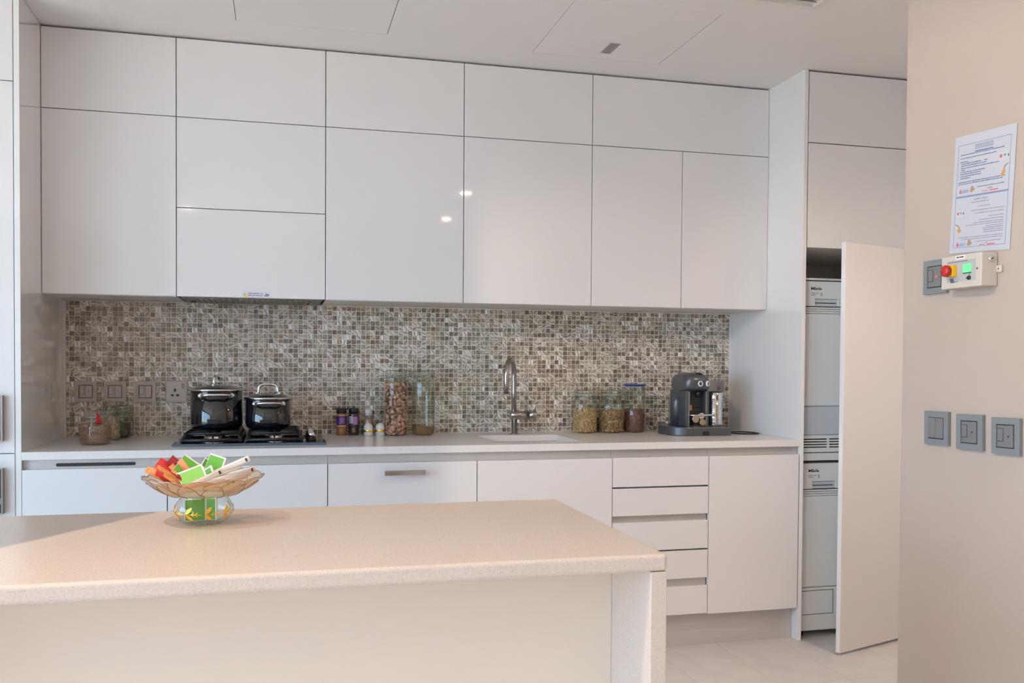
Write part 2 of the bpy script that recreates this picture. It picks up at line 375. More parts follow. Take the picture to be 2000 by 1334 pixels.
t = thing('spotlight', 'white swivel spotlight on the ceiling in front of the island, aimed at the island top', 'lamp', (-1.05, -2.48, ZCE))
MB().lathe([(0, 0), (0.045, 0), (0.045, -0.008), (0, -0.008)], (-1.05, -2.48, ZCE - 0.0005), 28).build('ceiling_plate', m_white, t)
Msp = Matrix.Translation((-1.05, -2.48, 2.53)) @ (Vector((-0.05, -1.85, 0.9)) - Vector((-1.05, -2.48, 2.53))).to_track_quat('-Z', 'Y').to_matrix().to_4x4()
MB().lathe([(0.036, -0.004), (0.036, 0.012), (0.012, 0.020), (0, 0.020)], seg=28, M=Msp).build('lamp_head', m_white, t)

# ------------------------------------------------------------------ mosaic backsplash
t = thing('mosaic_backsplash', 'backsplash of small square mother-of-pearl mosaic tiles behind the worktop', 'backsplash', (0.5, YB, ZC))
B(XL, XR, YB - 0.0013, YB + 0.011, ZC, 1.5035).build('grout_bed', m_mgrout, t)
plates = [(-1.0461, -0.9569, 1.0614, 1.1496), (-0.9276, -0.8381, 1.0621, 1.1487), (-0.8021, -0.7144, 1.0605, 1.1489), (-0.6747, -0.5822, 1.0565, 1.1548)]
def hid(x, z):
    return any(a - 0.002 < x and x + TP < b + 0.002 and c - 0.002 < z and z + TP < d + 0.002 for a, b, c, d in plates)
cells = [(i, j) for i in range(144) for j in range(27)]
cells = [(i, j) for i, j in cells if not hid(TX0 + i * TP, TZ0 + j * TP)]
g = 0.0008; tmesh = None; nt = 0
field = MB(); bmf = field.bm
for i, j in cells:
    x, z = TX0 + (i + 0.5) * TP, TZ0 + (j + 0.5) * TP; h = TP / 2 - g
    if x + h > XR - 0.001: continue
    rx, rz = rnd.uniform(-0.03, 0.03), rnd.uniform(-0.03, 0.03)
    if nt < 300:
        if tmesh is None:
            o = B(-h, h, -0.002, 0.002, -h, h, bev=0.0006, seg=1).build('tile', m_mosaic, t, local=True); tmesh = o.data
        else:
            o = bpy.data.objects.new('tile', tmesh); COL.objects.link(o); o.parent = t
        o.location = Vector((x, YB, z)) - t.location; o.rotation_euler = (rx, 0, rz); nt += 1
    else:
        f4, b4 = [], []
        for sx, sz in ((-1, -1), (1, -1), (1, 1), (-1, 1)):
            dy = sx * h * math.sin(rz) + sz * h * math.sin(rx)
            f4.append(bmf.verts.new((x + sx * (h - 0.0004), YB - 0.002 + dy, z + sz * (h - 0.0004)))); b4.append(bmf.verts.new((x + sx * h, YB + 0.002, z + sz * h)))
        bmf.faces.new(f4)
        for q in range(4): bmf.faces.new((f4[q], b4[q], b4[(q + 1) % 4], f4[(q + 1) % 4]))
o = field.build('tile_field', m_mosaic, t); o['kind'] = 'stuff'
struct('trim_1', B(XL, XL + 0.012, YB - 0.012, YB + 0.001, ZC, 1.5035, bev=0.001), mat('corner_bead', (0.72, 0.68, 0.63), 0.35))

# ------------------------------------------------------------------ wall cabinets
YU, ZT, ZS, ZB, ZH = 0.3048, 2.551, 2.2329, 1.504, 1.8658
U = [XL, -0.5908, 0.0044, 0.5987, 1.1918, XR]
def door(x0, x1, z0, z1, y, parent, name='door', th=0.019, mt=None, g=0.0016):
    return B(x0 + g, x1 - g, y, y + th, z0 + g, z1 - g, bev=0.0012).build(name, mt or m_lacq, parent)
labs = ['white gloss wall cabinet at the left end, one door below a shallow flap', 'white gloss wall cabinet over the hob, with a safety sticker on its lowest panel',
        'white gloss wall cabinet right of the hob cabinet, above the two tall jars', 'white gloss wall cabinet above the tap and sink', 'widest white gloss wall cabinet, two narrow doors above the coffee machine']
for k in range(5):
    a, b = U[k], U[k + 1]
    t = thing('wall_cabinet', labs[k], 'cabinet', ((a + b) / 2, YU, ZB), group='white gloss wall cabinets')
    B(a + 0.001, b - 0.001, YU + 0.021, YB - 0.004, ZB + (0.10 if k == 1 else 0.0), ZT - 0.004).build('carcass', m_carc, t)
    door(a, b, ZS, ZT, YU, t, 'flap_door')
    if k == 1:
        door(a, b, ZH, ZS, YU, t, 'flap_door'); d = door(a, b, ZB, ZH, YU, t, 'flap_door')
        B(-0.3357, -0.2189, YU - 0.0006, YU - 0.0001, 1.5087, 1.5302).build('sticker', mat('pale_sticker', (0.66, 0.67, 0.78), 0.4), d)
        y = YU - 0.0008
        MB().prism([(-0.3325, 1.5112), (-0.3145, 1.5112), (-0.3235, 1.5275)], 'Y', y, y + 0.0003).build('warning_triangle', mat('yellow_print', (0.85, 0.68, 0.03), 0.5), d)
        MB().prism([(-0.3246, 1.5235), (-0.3224, 1.5235), (-0.3229, 1.5165), (-0.3241, 1.5165)], 'Y', y - 0.0003, y).box(-0.3245, -0.3225, y - 0.0003, y, 1.5132, 1.5152).build('exclamation_mark', m_blackink, d)
        mb = MB()
        for x0, x1, z in ((-0.309, -0.292, 1.5225), (-0.290, -0.270, 1.5222), (-0.268, -0.262, 1.522), (-0.258, -0.2525, 1.522), (-0.297, -0.281, 1.514), (-0.279, -0.263, 1.5137), (-0.261, -0.253, 1.5134)): mb.box(x0, x1, y, y + 0.0003, z, z + 0.0036)
        mb.build('print', m_inkgrey, d)
        B(-0.310, -0.299, y, y + 0.0003, 1.514, 1.5178).build('red_print', m_redink, d)
        MB().prism([(-0.2495, 1.5165), (-0.2435, 1.5165), (-0.2415, 1.519), (-0.2405, 1.5225), (-0.2365, 1.525), (-0.2295, 1.5235), (-0.2265, 1.519), (-0.2265, 1.5145), (-0.230, 1.5125), (-0.241, 1.5128)], 'Y', y, y + 0.0003).build('picture', m_inkgrey, d)
    elif k == 4:
        m_ = 1.635; door(a, m_, ZB, ZS, YU, t); door(m_, b, ZB, ZS, YU, t)
    else: door(a, b, ZB, ZS, YU, t)
t = thing('extractor_hood', 'slim grey extractor hood set into the underside of the wall cabinets above the hob', 'hood', (-0.29, 0.5, ZB))
B(-0.575, -0.008, YU + 0.022, YB - 0.006, ZB - 0.003, ZB + 0.09, bev=0.002).build('body', mat('hood_steel', (0.22, 0.20, 0.185), 0.4, 0.5), t)
for k in range(22): B(-0.53 + 0.0225 * k, -0.515 + 0.0225 * k, YU + 0.05, YB - 0.05, ZB - 0.0065, ZB - 0.003).build('filter_bar', mat('filter', (0.26, 0.24, 0.22), 0.4, 0.6) if k == 0 else bpy.data.materials['filter'], t)
for x in (-0.556, -0.063): B(x, x + 0.022, 0.52, 0.57, ZB - 0.006, ZB - 0.002).build('lamp_socket', m_dark, t)

# ------------------------------------------------------------------ side panels and tall units
tag(B(XL - 0.0193, XL, 0.0, YB + 0.01, 0.0, ZCE - 0.001, bev=0.001).build('end_panel', m_lacq_side), 'white gloss full height panel at the left end of the worktop', 'panel', 'full height end panels')
tag(B(XR, XR + 0.0181, 0.0, YB + 0.01, 0.0, ZCE - 0.001, bev=0.001).build('end_panel', m_lacq_side), 'white gloss full height panel beside the coffee machine', 'panel', 'full height end panels')
t = thing('tall_oven_cabinet', 'tall white cabinet at the left edge, housing the dark built-in ovens', 'cabinet', (-1.415, 0, 0))
xa, xb = -1.712, -1.1125
B(xa, xb, 0.021, YB, 0.1, ZT).build('carcass', m_carc, t); B(xa, xb, 0.05, 0.07, 0, 0.1).build('plinth', m_kick, t)
door(xa, xb, 2.2432, ZT, 0, t); door(xa, xb, 0.9022, 2.2432, 0, t); door(xa, xb, 0.1, 0.9022, 0, t)
t2 = thing('tall_cabinet', 'plain tall white cabinet left of the oven cabinet', 'cabinet', (-2.01, 0, 0))
B(-2.31, xa - 0.001, 0.021, YB, 0.0, ZT).build('carcass', m_carc, t2); door(-2.31, xa - 0.001, 0.1, ZT, 0, t2)
for z0, z1, lab in ((0.9486, 1.1135, 'dark glass built-in oven at the left edge, the upper one'), (0.6868, 0.8503, 'dark glass built-in oven at the left edge, the lower one')):
    o = thing('built_in_oven', lab, 'oven', (-1.43, -0.012, z0), group='built-in ovens')
    B(-1.70, -1.1545, -0.014, -0.0005, z0 + 0.004, z1 - 0.004, bev=0.001).build('glass_front', m_blackgl, o)
    MB().holed(-1.71, -1.1480, z0, z1, -0.024, -0.0005, [(-1.70, -1.1545, z0 + 0.004, z1 - 0.004)], axis='Y').build('frame', m_steel, o)
    B(-1.185, -1.158, -0.0150, -0.0140, z0 + 0.035, z0 + 0.055).build('display', mat('oven_display', (0.35, 0.42, 0.42), 0.3), o)

# right tall laundry cabinet
XT0, XT1 = XR + 0.0181, 2.70
t = thing('laundry_cabinet', 'tall white laundry cabinet on the right, lower door standing ajar', 'cabinet', ((XT0 + XT1) / 2, 0, 0))
c = MB(); c.box(XT1 - 0.018, XT1, 0.0, YB, 0, ZT); c.box(XT0 + 0.001, XT1 - 0.018, 0.02, YB, 2.225, 2.243); c.box(XT0 + 0.001, XT1 - 0.018, 0.02, YB, 1.768, 1.786)
c.box(XT0 + 0.001, XT1, YB - 0.01, YB, 0.0, ZT)
c.build('carcass', m_carc, t)
B(XT0 + 0.001, XT1 - 0.018, 0.02, YB - 0.012, 1.626, 1.634).build('shelf', m_carc, t)
mt_d = m_lacq
door(XT0 + 0.004, XT1, 2.2358, ZT, 0, t, mt=mt_d); door(XT0 + 0.004, XT1, 1.7665, 2.2345, 0, t, mt=mt_d)
TH = R(18.5); W = 0.595
Md = Matrix.Translation((2.70, -0.05, 0)) @ Matrix.Rotation(TH, 4, 'Z')
d = MB().box(-W, 0, 0, 0.021, 0.012, 1.7645, bev=0.0012, M=Md).build('open_door', m_lacq, t)
for z in (0.2, 1.0, 1.6): MB().box(-0.06, -0.012, 0.021, 0.05, z, z + 0.05, bev=0.003, M=Md).build('hinge', m_steel, d)
# stacked laundry machines
AX0, AX1, AY = XT0 + 0.008, XT1 - 0.022, 0.030
def machine(name, lab, z0, fas0, fas1, door0, parts):
    o = thing(name, lab, 'appliance', ((AX0 + AX1) / 2, AY, z0), group='built-in laundry machines')
    B(AX0, AX1, AY + 0.012, YB - 0.02, z0 + 0.012, fas1, bev=0.003).build('housing', m_appl, o)
    f = MB().holed(AX0, AX1, fas0, fas1, AY, AY + 0.012, [(AX0 + 0.058, AX0 + 0.178, fas0, fas0 + 0.034)], axis='Y').build('control_fascia', m_appl, o)
    B(AX0 + 0.06, AX0 + 0.175, AY + 0.006, AY + 0.010, fas0 - 0.003, fas0 + 0.030).build('handle_recess', m_applgrey, f)
    B(AX0 + 0.062, AX0 + 0.167, AY + 0.0035, AY + 0.006, fas0 + 0.013, fas0 + 0.0165).build('handle_slot', m_dark, f)
    lt = MB().text('Miele', 0.0172, Matrix.Translation((AX0 + 0.036, AY - 0.0004, fas1 - 0.0385)) @ Matrix.Rotation(R(90), 4, 'X'), bold=0.0004, sx=1.5)
    for x0, x1, z in ((-0.0005, 0.0060, 0), (0.0165, 0.0235, 0), (0.0248, 0.0300, 0), (0.0430, 0.0484, 0), (-0.0005, 0.0050, 0.0108), (0.0175, 0.0235, 0.0108), (0.0240, 0.0275, 0.0080), (0.0423, 0.0455, 0.0108)):
        lt.box(AX0 + 0.036 + x0, AX0 + 0.036 + x1, AY - 0.0004, AY, fas1 - 0.0385 + z, fas1 - 0.0385 + z + 0.0017)
    lt.build('brand_lettering', m_blackink, f)
    mb = MB()
    for k, (x0, x1) in enumerate(((0.0, 0.022), (0.024, 0.042), (0.0, 0.018), (0.0, 0.026))): mb.box(AX0 + 0.037 + x0, AX0 + 0.037 + x1, AY - 0.0004, AY, fas1 - 0.055 - 0.008 * (k // 2), fas1 - 0.0525 - 0.008 * (k // 2))
    mb.box(AX0 + 0.088, AX0 + 0.0905, AY - 0.0004, AY, fas1 - 0.066, fas1 - 0.05); mb.box(AX0 + 0.092, AX0 + 0.0935, AY - 0.0004, AY, fas1 - 0.069, fas1 - 0.053)
    mb.build('small_print', m_inkgrey, f)
    B(AX0, AX1, AY + 0.004, AY + 0.012, fas0 - 0.0036, fas0).build('shadow_gap', m_dark, o)
    for k in range(3): B(AX0, AX1, AY + 0.001, AY + 0.012, fas0 - 0.012 - 0.010 * k, fas0 - 0.0045 - 0.010 * k, bev=0.002).build('rib', m_appl, o)
    B(AX0, AX1, AY, AY + 0.014, door0 + 0.001, fas0 - 0.034, bev=0.004).build('front_door', m_appl, o)
    parts(o); return o
def dryer_parts(o):
    B(AX0 + 0.004, AX1 - 0.004, AY + 0.003, AY + 0.014, 0.926, 1.053, bev=0.003).build('grey_flap', m_applgrey, o)
    f = MB().holed(AX0, AX1, 0.846, 0.923, AY + 0.001, AY + 0.013, [(a, b, 0.8660 + 0.0122 * k, 0.8660 + 0.0122 * k + 0.0055) for k in range(4) for a, b in ((AX0 + 0.006, AX0 + 0.134), (AX0 + 0.142, AX0 + 0.27), (AX0 + 0.28, AX1 - 0.008))], axis='Y').build('vent_grille', m_appl, o)
    B(AX0 + 0.003, AX1 - 0.003, AY + 0.011, AY + 0.0115, 0.86, 0.92).build('vent_cavity', m_blackink, o)
    B(AX0, AX1, AY + 0.005, AY + 0.013, 0.842, 0.846).build('shadow_gap', m_dark, o)
    B(AX0, AX1, AY + 0.001, AY + 0.013, 0.808, 0.842, bev=0.002).build('lower_strip', m_appl, o)
def washer_parts(o):
    B(AX0, AX1, AY + 0.001, AY + 0.014, 0.03, 0.227, bev=0.004).build('service_panel', m_appl, o)
    f = B(AX0 + 0.010, AX0 + 0.172, AY - 0.001, AY + 0.004, 0.106, 0.213, bev=0.003).build('service_flap', m_appl, o)
    MB().holed(AX0 + 0.008, AX0 + 0.174, 0.104, 0.215, AY + 0.0002, AY + 0.001, [(AX0 + 0.011, AX0 + 0.171, 0.107, 0.212)], axis='Y').build('flap_joint', m_dark, f)
    for x in (AX0 + 0.03, AX1 - 0.05): MB().cyl((x, AY + 0.05, 0.0), (x, AY + 0.05, 0.032), 0.018).build('foot', m_black, o)
machine('tumble_dryer', 'white built-in laundry machine, the upper of two, with a slotted vent below', 0.80, 1.509, 1.621, 1.056, dryer_parts)
machine('washing_machine', 'white built-in laundry machine, the lower of two, standing on the floor', 0.02, 0.680, 0.795, 0.229, washer_parts)

# ------------------------------------------------------------------ base units
ZCB, ZD, ZDB = 0.8763, 0.842, 0.1465
bx = [XL, -0.5931, 0.0, 0.6, 1.1882, 1.6357, XR - 0.003]
blab = ['white base cabinet at the left end, under the small glass jars', 'white base cabinet under the hob', 'white base cabinet with a flat steel bar handle',
        'white base cabinet under the sink', 'white base unit with five handleless drawers', 'white base cabinet at the right end, under the coffee machine']
for k in range(6):
    a, b = bx[k], bx[k + 1]
    t = thing('base_cabinet', blab[k], 'cabinet', ((a + b) / 2, 0, ZDB), group='white base cabinets')
    if k == 3: MB().box(a + 0.001, b - 0.001, 0.03, 0.60, ZDB, 0.64).build('carcass', m_carc, t)
    else: B(a + 0.001, b - 0.001, 0.036, 0.60, ZDB, ZCB - 0.001).build('carcass', m_carc, t)
    B(a + 0.0005, b - 0.0005, 0.022, 0.035, 0.80, ZCB - 0.0008).build('finger_rail', m_alu, t)
    if k == 4:
        for z0, z1 in ((0.7144, ZD + 0.001), (0.5898, 0.7106), (0.4372, 0.5643), (0.3083, 0.4334), (0.1505, 0.277)):
            door(a, b, z0, z1, 0, t, 'drawer_front')
        for z0, z1 in ((0.556, 0.5985), (0.270, 0.316)): B(a + 0.0016, b - 0.0016, 0.0195, 0.030, z0, z1).build('finger_rail', m_alu, t)
    else:
        d = door(a, b, ZDB, ZD, 0, t)
    if k == 2:
        h = thing_h = B(0.2199, 0.3823, -0.034, -0.026, 0.7925, 0.8125, bev=0.0015).build('bar_handle', mat('polished_steel', (0.50, 0.46, 0.43), 0.12, 1.0), d)
        for x in (0.232, 0.360): B(x, x + 0.01, -0.027, 0.0005, 0.797, 0.808).build('handle_post', m_chrome, h)
    if k == 0:
        mb = MB(); pts = []
        x0, x1, zc_, hr = -0.9823, -0.7075, 0.8552, 0.0062
        for q in range(9): an = R(90 + 180 * q / 8); pts.append((x0 + hr + hr * math.cos(an), zc_ + hr * math.sin(an)))
        for q in range(9): an = R(-90 + 180 * q / 8); pts.append((x1 - hr + hr * math.cos(an), zc_ + hr * math.sin(an)))
        mb.prism(pts, 'Y', 0.0205, 0.0222).build('vent_slot', m_blackink, t)
tag(B(XL + 0.001, XR - 0.001, 0.05, 0.066, 0.0, ZDB - 0.001).build('plinth', m_kick), 'long brushed steel kick plate under the base cabinets', 'plinth')
t = thing('worktop', 'pale grey quartz worktop along the back wall, cut out for the sink', 'worktop', (0.5, 0.3, ZC))
sx0, sx1, sy0, sy1 = 0.703, 1.080, 0.088, 0.470
wt = MB().holed(XL, XR, 0.0, YB + 0.001, ZCB, ZC, [(sx0, sx1, sy0, sy1)]).build('slab', m_top, t)
bv = wt.modifiers.new('edge', 'BEVEL'); bv.width = 0.0015; bv.segments = 2; bv.limit_method = 'ANGLE'
t = thing('sink', 'pale square undermount sink basin sunk into the worktop below the tap', 'sink', ((sx0 + sx1) / 2, (sy0 + sy1) / 2, ZC - 0.2))
m_sink = mat('sink_composite', (0.70, 0.69, 0.68), 0.3)
s = MB(); e = 0.004; zb_ = ZC - 0.21; ztp = ZCB - 0.0005
s.box(sx0 - 0.012, sx0 - e, sy0 - 0.012, sy1 + 0.012, zb_, ztp); s.box(sx1 + e, sx1 + 0.012, sy0 - 0.012, sy1 + 0.012, zb_, ztp)
s.box(sx0 - e, sx1 + e, sy0 - 0.012, sy0 - e, zb_, ztp); s.box(sx0 - e, sx1 + e, sy1 + e, sy1 + 0.012, zb_, ztp); s.box(sx0 - e, sx1 + e, sy0 - e, sy1 + e, zb_, zb_ + 0.008)
s.build('basin', m_sink, t)
MB().lathe([(0, 0.004), (0.035, 0.004), (0.04, 0.0)], ((sx0 + sx1) / 2, (sy0 + sy1) / 2, zb_ + 0.0085), 24).build('drain', m_chrome, t)

# ------------------------------------------------------------------ island
IX, IY0, IY1 = 0.4798, -2.1638, -1.4875
t = thing('kitchen_island', 'cream speckled quartz island with a waterfall end in the foreground', 'island', (-0.4, -1.82, 0))
o = B(-1.9, IX, IY0, IY1, 0.8752, ZC, bev=0.007, seg=4).build('top_slab', m_isl, t)
B(0.4487, IX - 0.0008, IY0 + 0.001, IY1 - 0.002, 0.0, 0.8747, bev=0.0015).build('waterfall_end', m_isl, t)
B(-1.9, 0.4482, -1.968, -1.960, 0.002, 0.8745).build('front_panel', m_islpanel, t)
B(-1.88, 0.4478, -1.958, -1.51, 0.0, 0.874).build('carcass', m_carc, t)

# ------------------------------------------------------------------ gas hob
HX0, HX1, HY0, HY1 = -0.588, -0.001, 0.118, 0.600
t = thing('gas_hob', 'black glass gas hob with cast iron grates on the worktop', 'hob', ((HX0 + HX1) / 2, 0.36, ZC))
B(HX0, HX1, HY0, HY1, ZC + 0.0004, ZC + 0.0115, bev=0.002).build('glass_plate', mat('hob_glass', (0.010, 0.014, 0.020), 0.04, spec=0.7), t)
zg = ZC + 0.0118
MB().holed(HX0 - 0.0015, HX1 + 0.0015, HY0 - 0.0015, HY1 + 0.0015, ZC + 0.0002, ZC + 0.0105, [(HX0 + 0.002, HX1 - 0.002, HY0 + 0.002, HY1 - 0.002)]).build('edge_trim', mat('blue_grey_rim', (0.085, 0.115, 0.15), 0.3, 0.0), t)
def burner(x, y, r):
    b = MB().lathe([(0, 0), (r * 1.5, 0), (r * 1.5, 0.004), (r * 1.12, 0.006), (r * 1.1, 0.019), (0, 0.019)], (x, y, zg), 28).build('burner', m_chrome, t)
    MB().lathe([(0, 0.0192), (r * 0.92, 0.0192), (r * 0.95, 0.023), (r * 0.8, 0.028), (0, 0.029)], (x, y, zg), 28).build('burner_cap', m_iron, b)
    mb = MB()
    for k in range(20):
        a = 2 * math.pi * k / 20; c, s_ = math.cos(a), math.sin(a)
        mb.tube([(x + r * 0.93 * c, y + r * 0.93 * s_, zg + 0.012), (x + r * 1.03 * c, y + r * 1.03 * s_, zg + 0.012)], 0.0022, 5)
    mb.build('flame_port', m_iron, b)
for x, r in ((-0.443, 0.036), (-0.203, 0.027)):
    for y in (0.25, 0.46): burner(x, y, r)
def grate(x0, x1):
    g_ = MB(); y0, y1 = 0.148, 0.565; zt = 0.957; zb2 = zg + 0.001; ti = 0.012
    X0, X1, Y0, Y1 = x0 + ti, x1 - ti, y0 + 0.035, y1 - 0.02
    bt = 0.0055
    def bar(a, b, r=bt): g_.tube([a, b], r, 6)
    lo = [(x0, y0, zb2 + 0.009), (x1, y0, zb2 + 0.009), (x1, y1, zb2 + 0.009), (x0, y1, zb2 + 0.009)]
    hi = [(X0, Y0, zt - bt), (X1, Y0, zt - bt), (X1, Y1, zt - bt), (X0, Y1, zt - bt)]
    for q in range(4):
        bar(lo[q], lo[(q + 1) % 4], 0.0075); bar(hi[q], hi[(q + 1) % 4]); bar(lo[q], hi[q], 0.0065)
        g_.cyl((*lo[q][:2], zb2), (*lo[q][:2], zb2 + 0.012), 0.007, 8)
    xm = (X0 + X1) / 2; ym = (Y0 + Y1) / 2
    bar((X0, ym, zt - bt), (X1, ym, zt - bt))
    for yc in ((Y0 + ym) / 2, (ym + Y1) / 2):
        bar((X0, yc, zt - bt), (xm - 0.03, yc, zt - bt)); bar((xm + 0.03, yc, zt - bt), (X1, yc, zt - bt))
    bar((xm, Y0, zt - bt), (xm, Y0 + 0.05, zt - bt)); bar((xm, Y1, zt - bt), (xm, Y1 - 0.05, zt - bt)); bar((xm, ym - 0.04, zt - bt), (xm, ym + 0.04, zt - bt))
    # solid end cheeks give the grate its trapezoid outline from the front
    for xs in (x0, x1):
        s_ = 1 if xs == x0 else -1
        g_.prism([(y0, zb2 + 0.004), (y1, zb2 + 0.004), (Y1, zt - 0.004), (Y0, zt - 0.004)], 'X', xs + s_ * 0.003, xs + s_ * 0.010)
    g_.build('grate', m_iron, t)
grate(-0.556, -0.334); grate(-0.312, -0.096)
for y in (0.20, 0.28, 0.36, 0.44):
    k = MB().lathe([(0, 0), (0.020, 0), (0.020, 0.004), (0.0165, 0.005), (0.0165, 0.014), (0, 0.014)], (-0.056, y, zg), 24).build('knob', m_black, t)
    MB().lathe([(0, 0.014), (0.0155, 0.0145), (0.014, 0.030), (0.011, 0.033), (0, 0.033)], (-0.056, y, zg), 24).build('knob_cap', m_chrome, k)

# ------------------------------------------------------------------ cooking pots
def pot(lab, x, y, z, r, h, lidrot, handle_w):
    t = thing('stock_pot', lab, 'pot', (x, y, z), group='black pots on the hob')
    L = dict(local=True)
    MB().lathe([(0, 0), (r - 0.022, 0), (r - 0.012, 0.003), (r - 0.003, 0.012), (r, 0.024), (r, h), (r - 0.003, h), (r - 0.003, 0.02), (r - 0.02, 0.005), (0, 0.005)], seg=64).build('body', m_enamel, t, **L)
    l = MB().lathe([(r - 0.004, h - 0.002), (r + 0.005, h + 0.0005), (r + 0.006, h + 0.004), (r + 0.003, h + 0.008), (r - 0.004, h + 0.0085)], seg=64).build('lid', m_chrome, t, **L)
    MB().lathe([(r - 0.005, h + 0.007), (r * 0.8, h + 0.015), (r * 0.5, h + 0.022), (r * 0.25, h + 0.025), (0, h + 0.026)], seg=48).build('lid_glass', glass('lid_glass', (0.55, 0.55, 0.55), 0.12), l, **L)
    pts = []; hw, hh = 0.040, 0.038; zb = h + 0.0235
    for k in range(25):
        a = math.pi * k / 24; ca, sa = math.cos(a), math.sin(a)
        px_ = -hw * math.copysign(abs(ca) ** 0.55, ca); pz_ = zb + hh * abs(sa) ** 0.6
        pts.append((px_, 0, pz_))
    Mr = Matrix.Rotation(lidrot, 4, 'Z'); hd = MB()
    hd.tube([(-hw - 0.010, 0, zb - 0.001), *pts, (hw + 0.010, 0, zb - 0.001)], 0.0058, 10); hd.ball((-hw - 0.008, 0, zb), 0.0075, 2); hd.ball((hw + 0.008, 0, zb), 0.0075, 2)
    hd.xf(Mr).build('lid_handle', m_chrome, l, **L)
    for sg in (-1, 1):
        hz = h - 0.018; a0 = math.asin(handle_w / 2 / r); hb = MB(); pp = []
        yw = -math.sqrt(r * r - (handle_w / 2) ** 2)
        x_ = handle_w / 2
        pp = [(-x_, yw + 0.002, hz), (-x_ * 0.92, yw - 0.016, hz), (-x_ * 0.72, yw - 0.028, hz + 0.002), (-x_ * 0.4, yw - 0.033, hz + 0.003), (0, yw - 0.034, hz + 0.003), (x_ * 0.4, yw - 0.033, hz + 0.003), (x_ * 0.72, yw - 0.028, hz + 0.002), (x_ * 0.92, yw - 0.016, hz), (x_, yw + 0.002, hz)]
        hb.tube(pp, 0.0056, 10)
        for xx in (-x_, x_): hb.ball((xx, yw - 0.003, hz - 0.001), (0.0125, 0.008, 0.0115), 2)
        hb.xf(Matrix.Rotation(0.05 if sg < 0 else math.pi + 0.05, 4, 'Z')).build('side_handle', m_chrome, t, **L)
    return t
pot('tall black enamel pot with a glass lid, on the left of the hob', -0.440, 0.385, 0.9575, 0.1055, 0.161, R(78), 0.122)
pot('small black enamel pot with a steel loop lid handle, on the right of the hob', -0.2305, 0.375, 0.9575, 0.0935, 0.126, R(-6), 0.112)

# ------------------------------------------------------------------ jars, spices
def blobs(mb, n, rad, h0, h1, size, jitter=0.3, sub=1, seed=1, top=True, rmin=None):
    q = random.Random(seed)
    for k in range(n):
        a = q.uniform(0, 6.283); z = q.uniform(h0, h1); rr = rad
        if top and k % 6 == 0: rr = rad * math.sqrt(q.random()); z = h1
        sz = [size[i] * q.uniform(1 - jitter, 1 + jitter) for i in range(3)]
        m_ = Euler((q.uniform(0, 6.28), q.uniform(0, 6.28), q.uniform(0, 6.28))).to_matrix().to_4x4()
        mb.ball((rr * math.cos(a), rr * math.sin(a), z), sz, sub, M=m_)
def randmat(name, cols, rough=0.55):
    m = mat(name, cols[0], rough); n = N(m); geo = n.new('ShaderNodeNewGeometry')
    st = [(i / max(1, len(cols) - 1), c) for i, c in enumerate(cols)]
    r = n.ramp(geo.outputs['Random Per Island'], st); n.link(r.outputs[0], n.b.inputs['Base Color']); return m
def contents(t, r, h, n, size, m, seed, sub=1, core=0.94, hollow=0.0):
    mb = MB(); rc = r - max(size) * 0.6; rb = rc; rc = rc * core
    mb.lathe([(0, 0.004), (rc * 0.9, 0.004), (rc, 0.012), (rc, h - 0.004), (rc * 0.6, h), (0, h + hollow)], seg=32)
    blobs(mb, n, rb, 0.008, h, size, seed=seed, sub=sub)
    o = mb.build('contents', m, t, local=True, normals=False); o['kind'] = 'stuff'; return o
def clip_jar(name, lab, x, y, r, h, neck, grp, gl=None, ang=0.0, r_foot=None):
    """clip-top preserving jar: body, rubber seal, glass lid, wire bail"""
    t = thing(name, lab, 'jar', (x, y, ZC + 0.0004), group=grp); L = dict(local=True); rf = r_foot or r * 0.9; hs = h - 0.048
    gl = gl or m_glass
    MB().lathe([(0, 0.002), (rf * 0.92, 0), (rf, 0.003), (r, 0.02), (r, hs - 0.030), (r * 0.985, hs - 0.018), (neck + 0.004, hs - 0.002), (neck, hs + 0.004), (neck, hs + 0.018), (neck + 0.005, hs + 0.022), (neck + 0.005, hs + 0.026)], seg=48).build('glass_body', gl, t, **L)
    MB().lathe([(neck - 0.004, hs + 0.0262), (neck + 0.007, hs + 0.0262), (neck + 0.007, hs + 0.0295), (neck - 0.004, hs + 0.0295)], seg=40).build('rubber_seal', m_rubber, t, **L)
    MB().lathe([(neck + 0.004, hs + 0.030), (neck + 0.006, hs + 0.034), (neck + 0.005, hs + 0.042), (neck - 0.002, hs + 0.047), (neck - 0.012, hs + 0.048), (neck - 0.016, hs + 0.044), (0, hs + 0.043)], seg=40).build('glass_lid', m_glassgreen, t, **L)
    w_ = MB(); n_ = neck + 0.0085
    ring = [(n_ * math.cos(a * math.pi / 12), n_ * math.sin(a * math.pi / 12), hs + 0.012) for a in range(24)]
    w_.tube(ring, 0.0011, 6, closed=True)
    w_.tube([(n_, -0.006, hs + 0.012), (n_ + 0.010, -0.006, hs + 0.02), (n_ + 0.004, -0.006, hs + 0.045), (n_ - 0.02, 0, hs + 0.0495), (n_ + 0.004, 0.006, hs + 0.045), (n_ + 0.010, 0.006, hs + 0.02), (n_, 0.006, hs + 0.012)], 0.0011, 6)
    w_.tube([(n_, -0.008, hs + 0.004), (n_ + 0.006, -0.008, hs - 0.02), (n_ + 0.012, 0, hs - 0.03), (n_ + 0.006, 0.008, hs - 0.02), (n_, 0.008, hs + 0.004)], 0.0013, 6)
    w_.tube([(-n_, -0.006, hs + 0.012), (-n_ - 0.006, 0, hs + 0.03), (-n_, 0.006, hs + 0.04), (-n_ + 0.02, 0, hs + 0.0495)], 0.0011, 6)
    w_.xf(Matrix.Rotation(ang, 4, 'Z')).build('wire_clip', m_steel, t, **L)
    return t
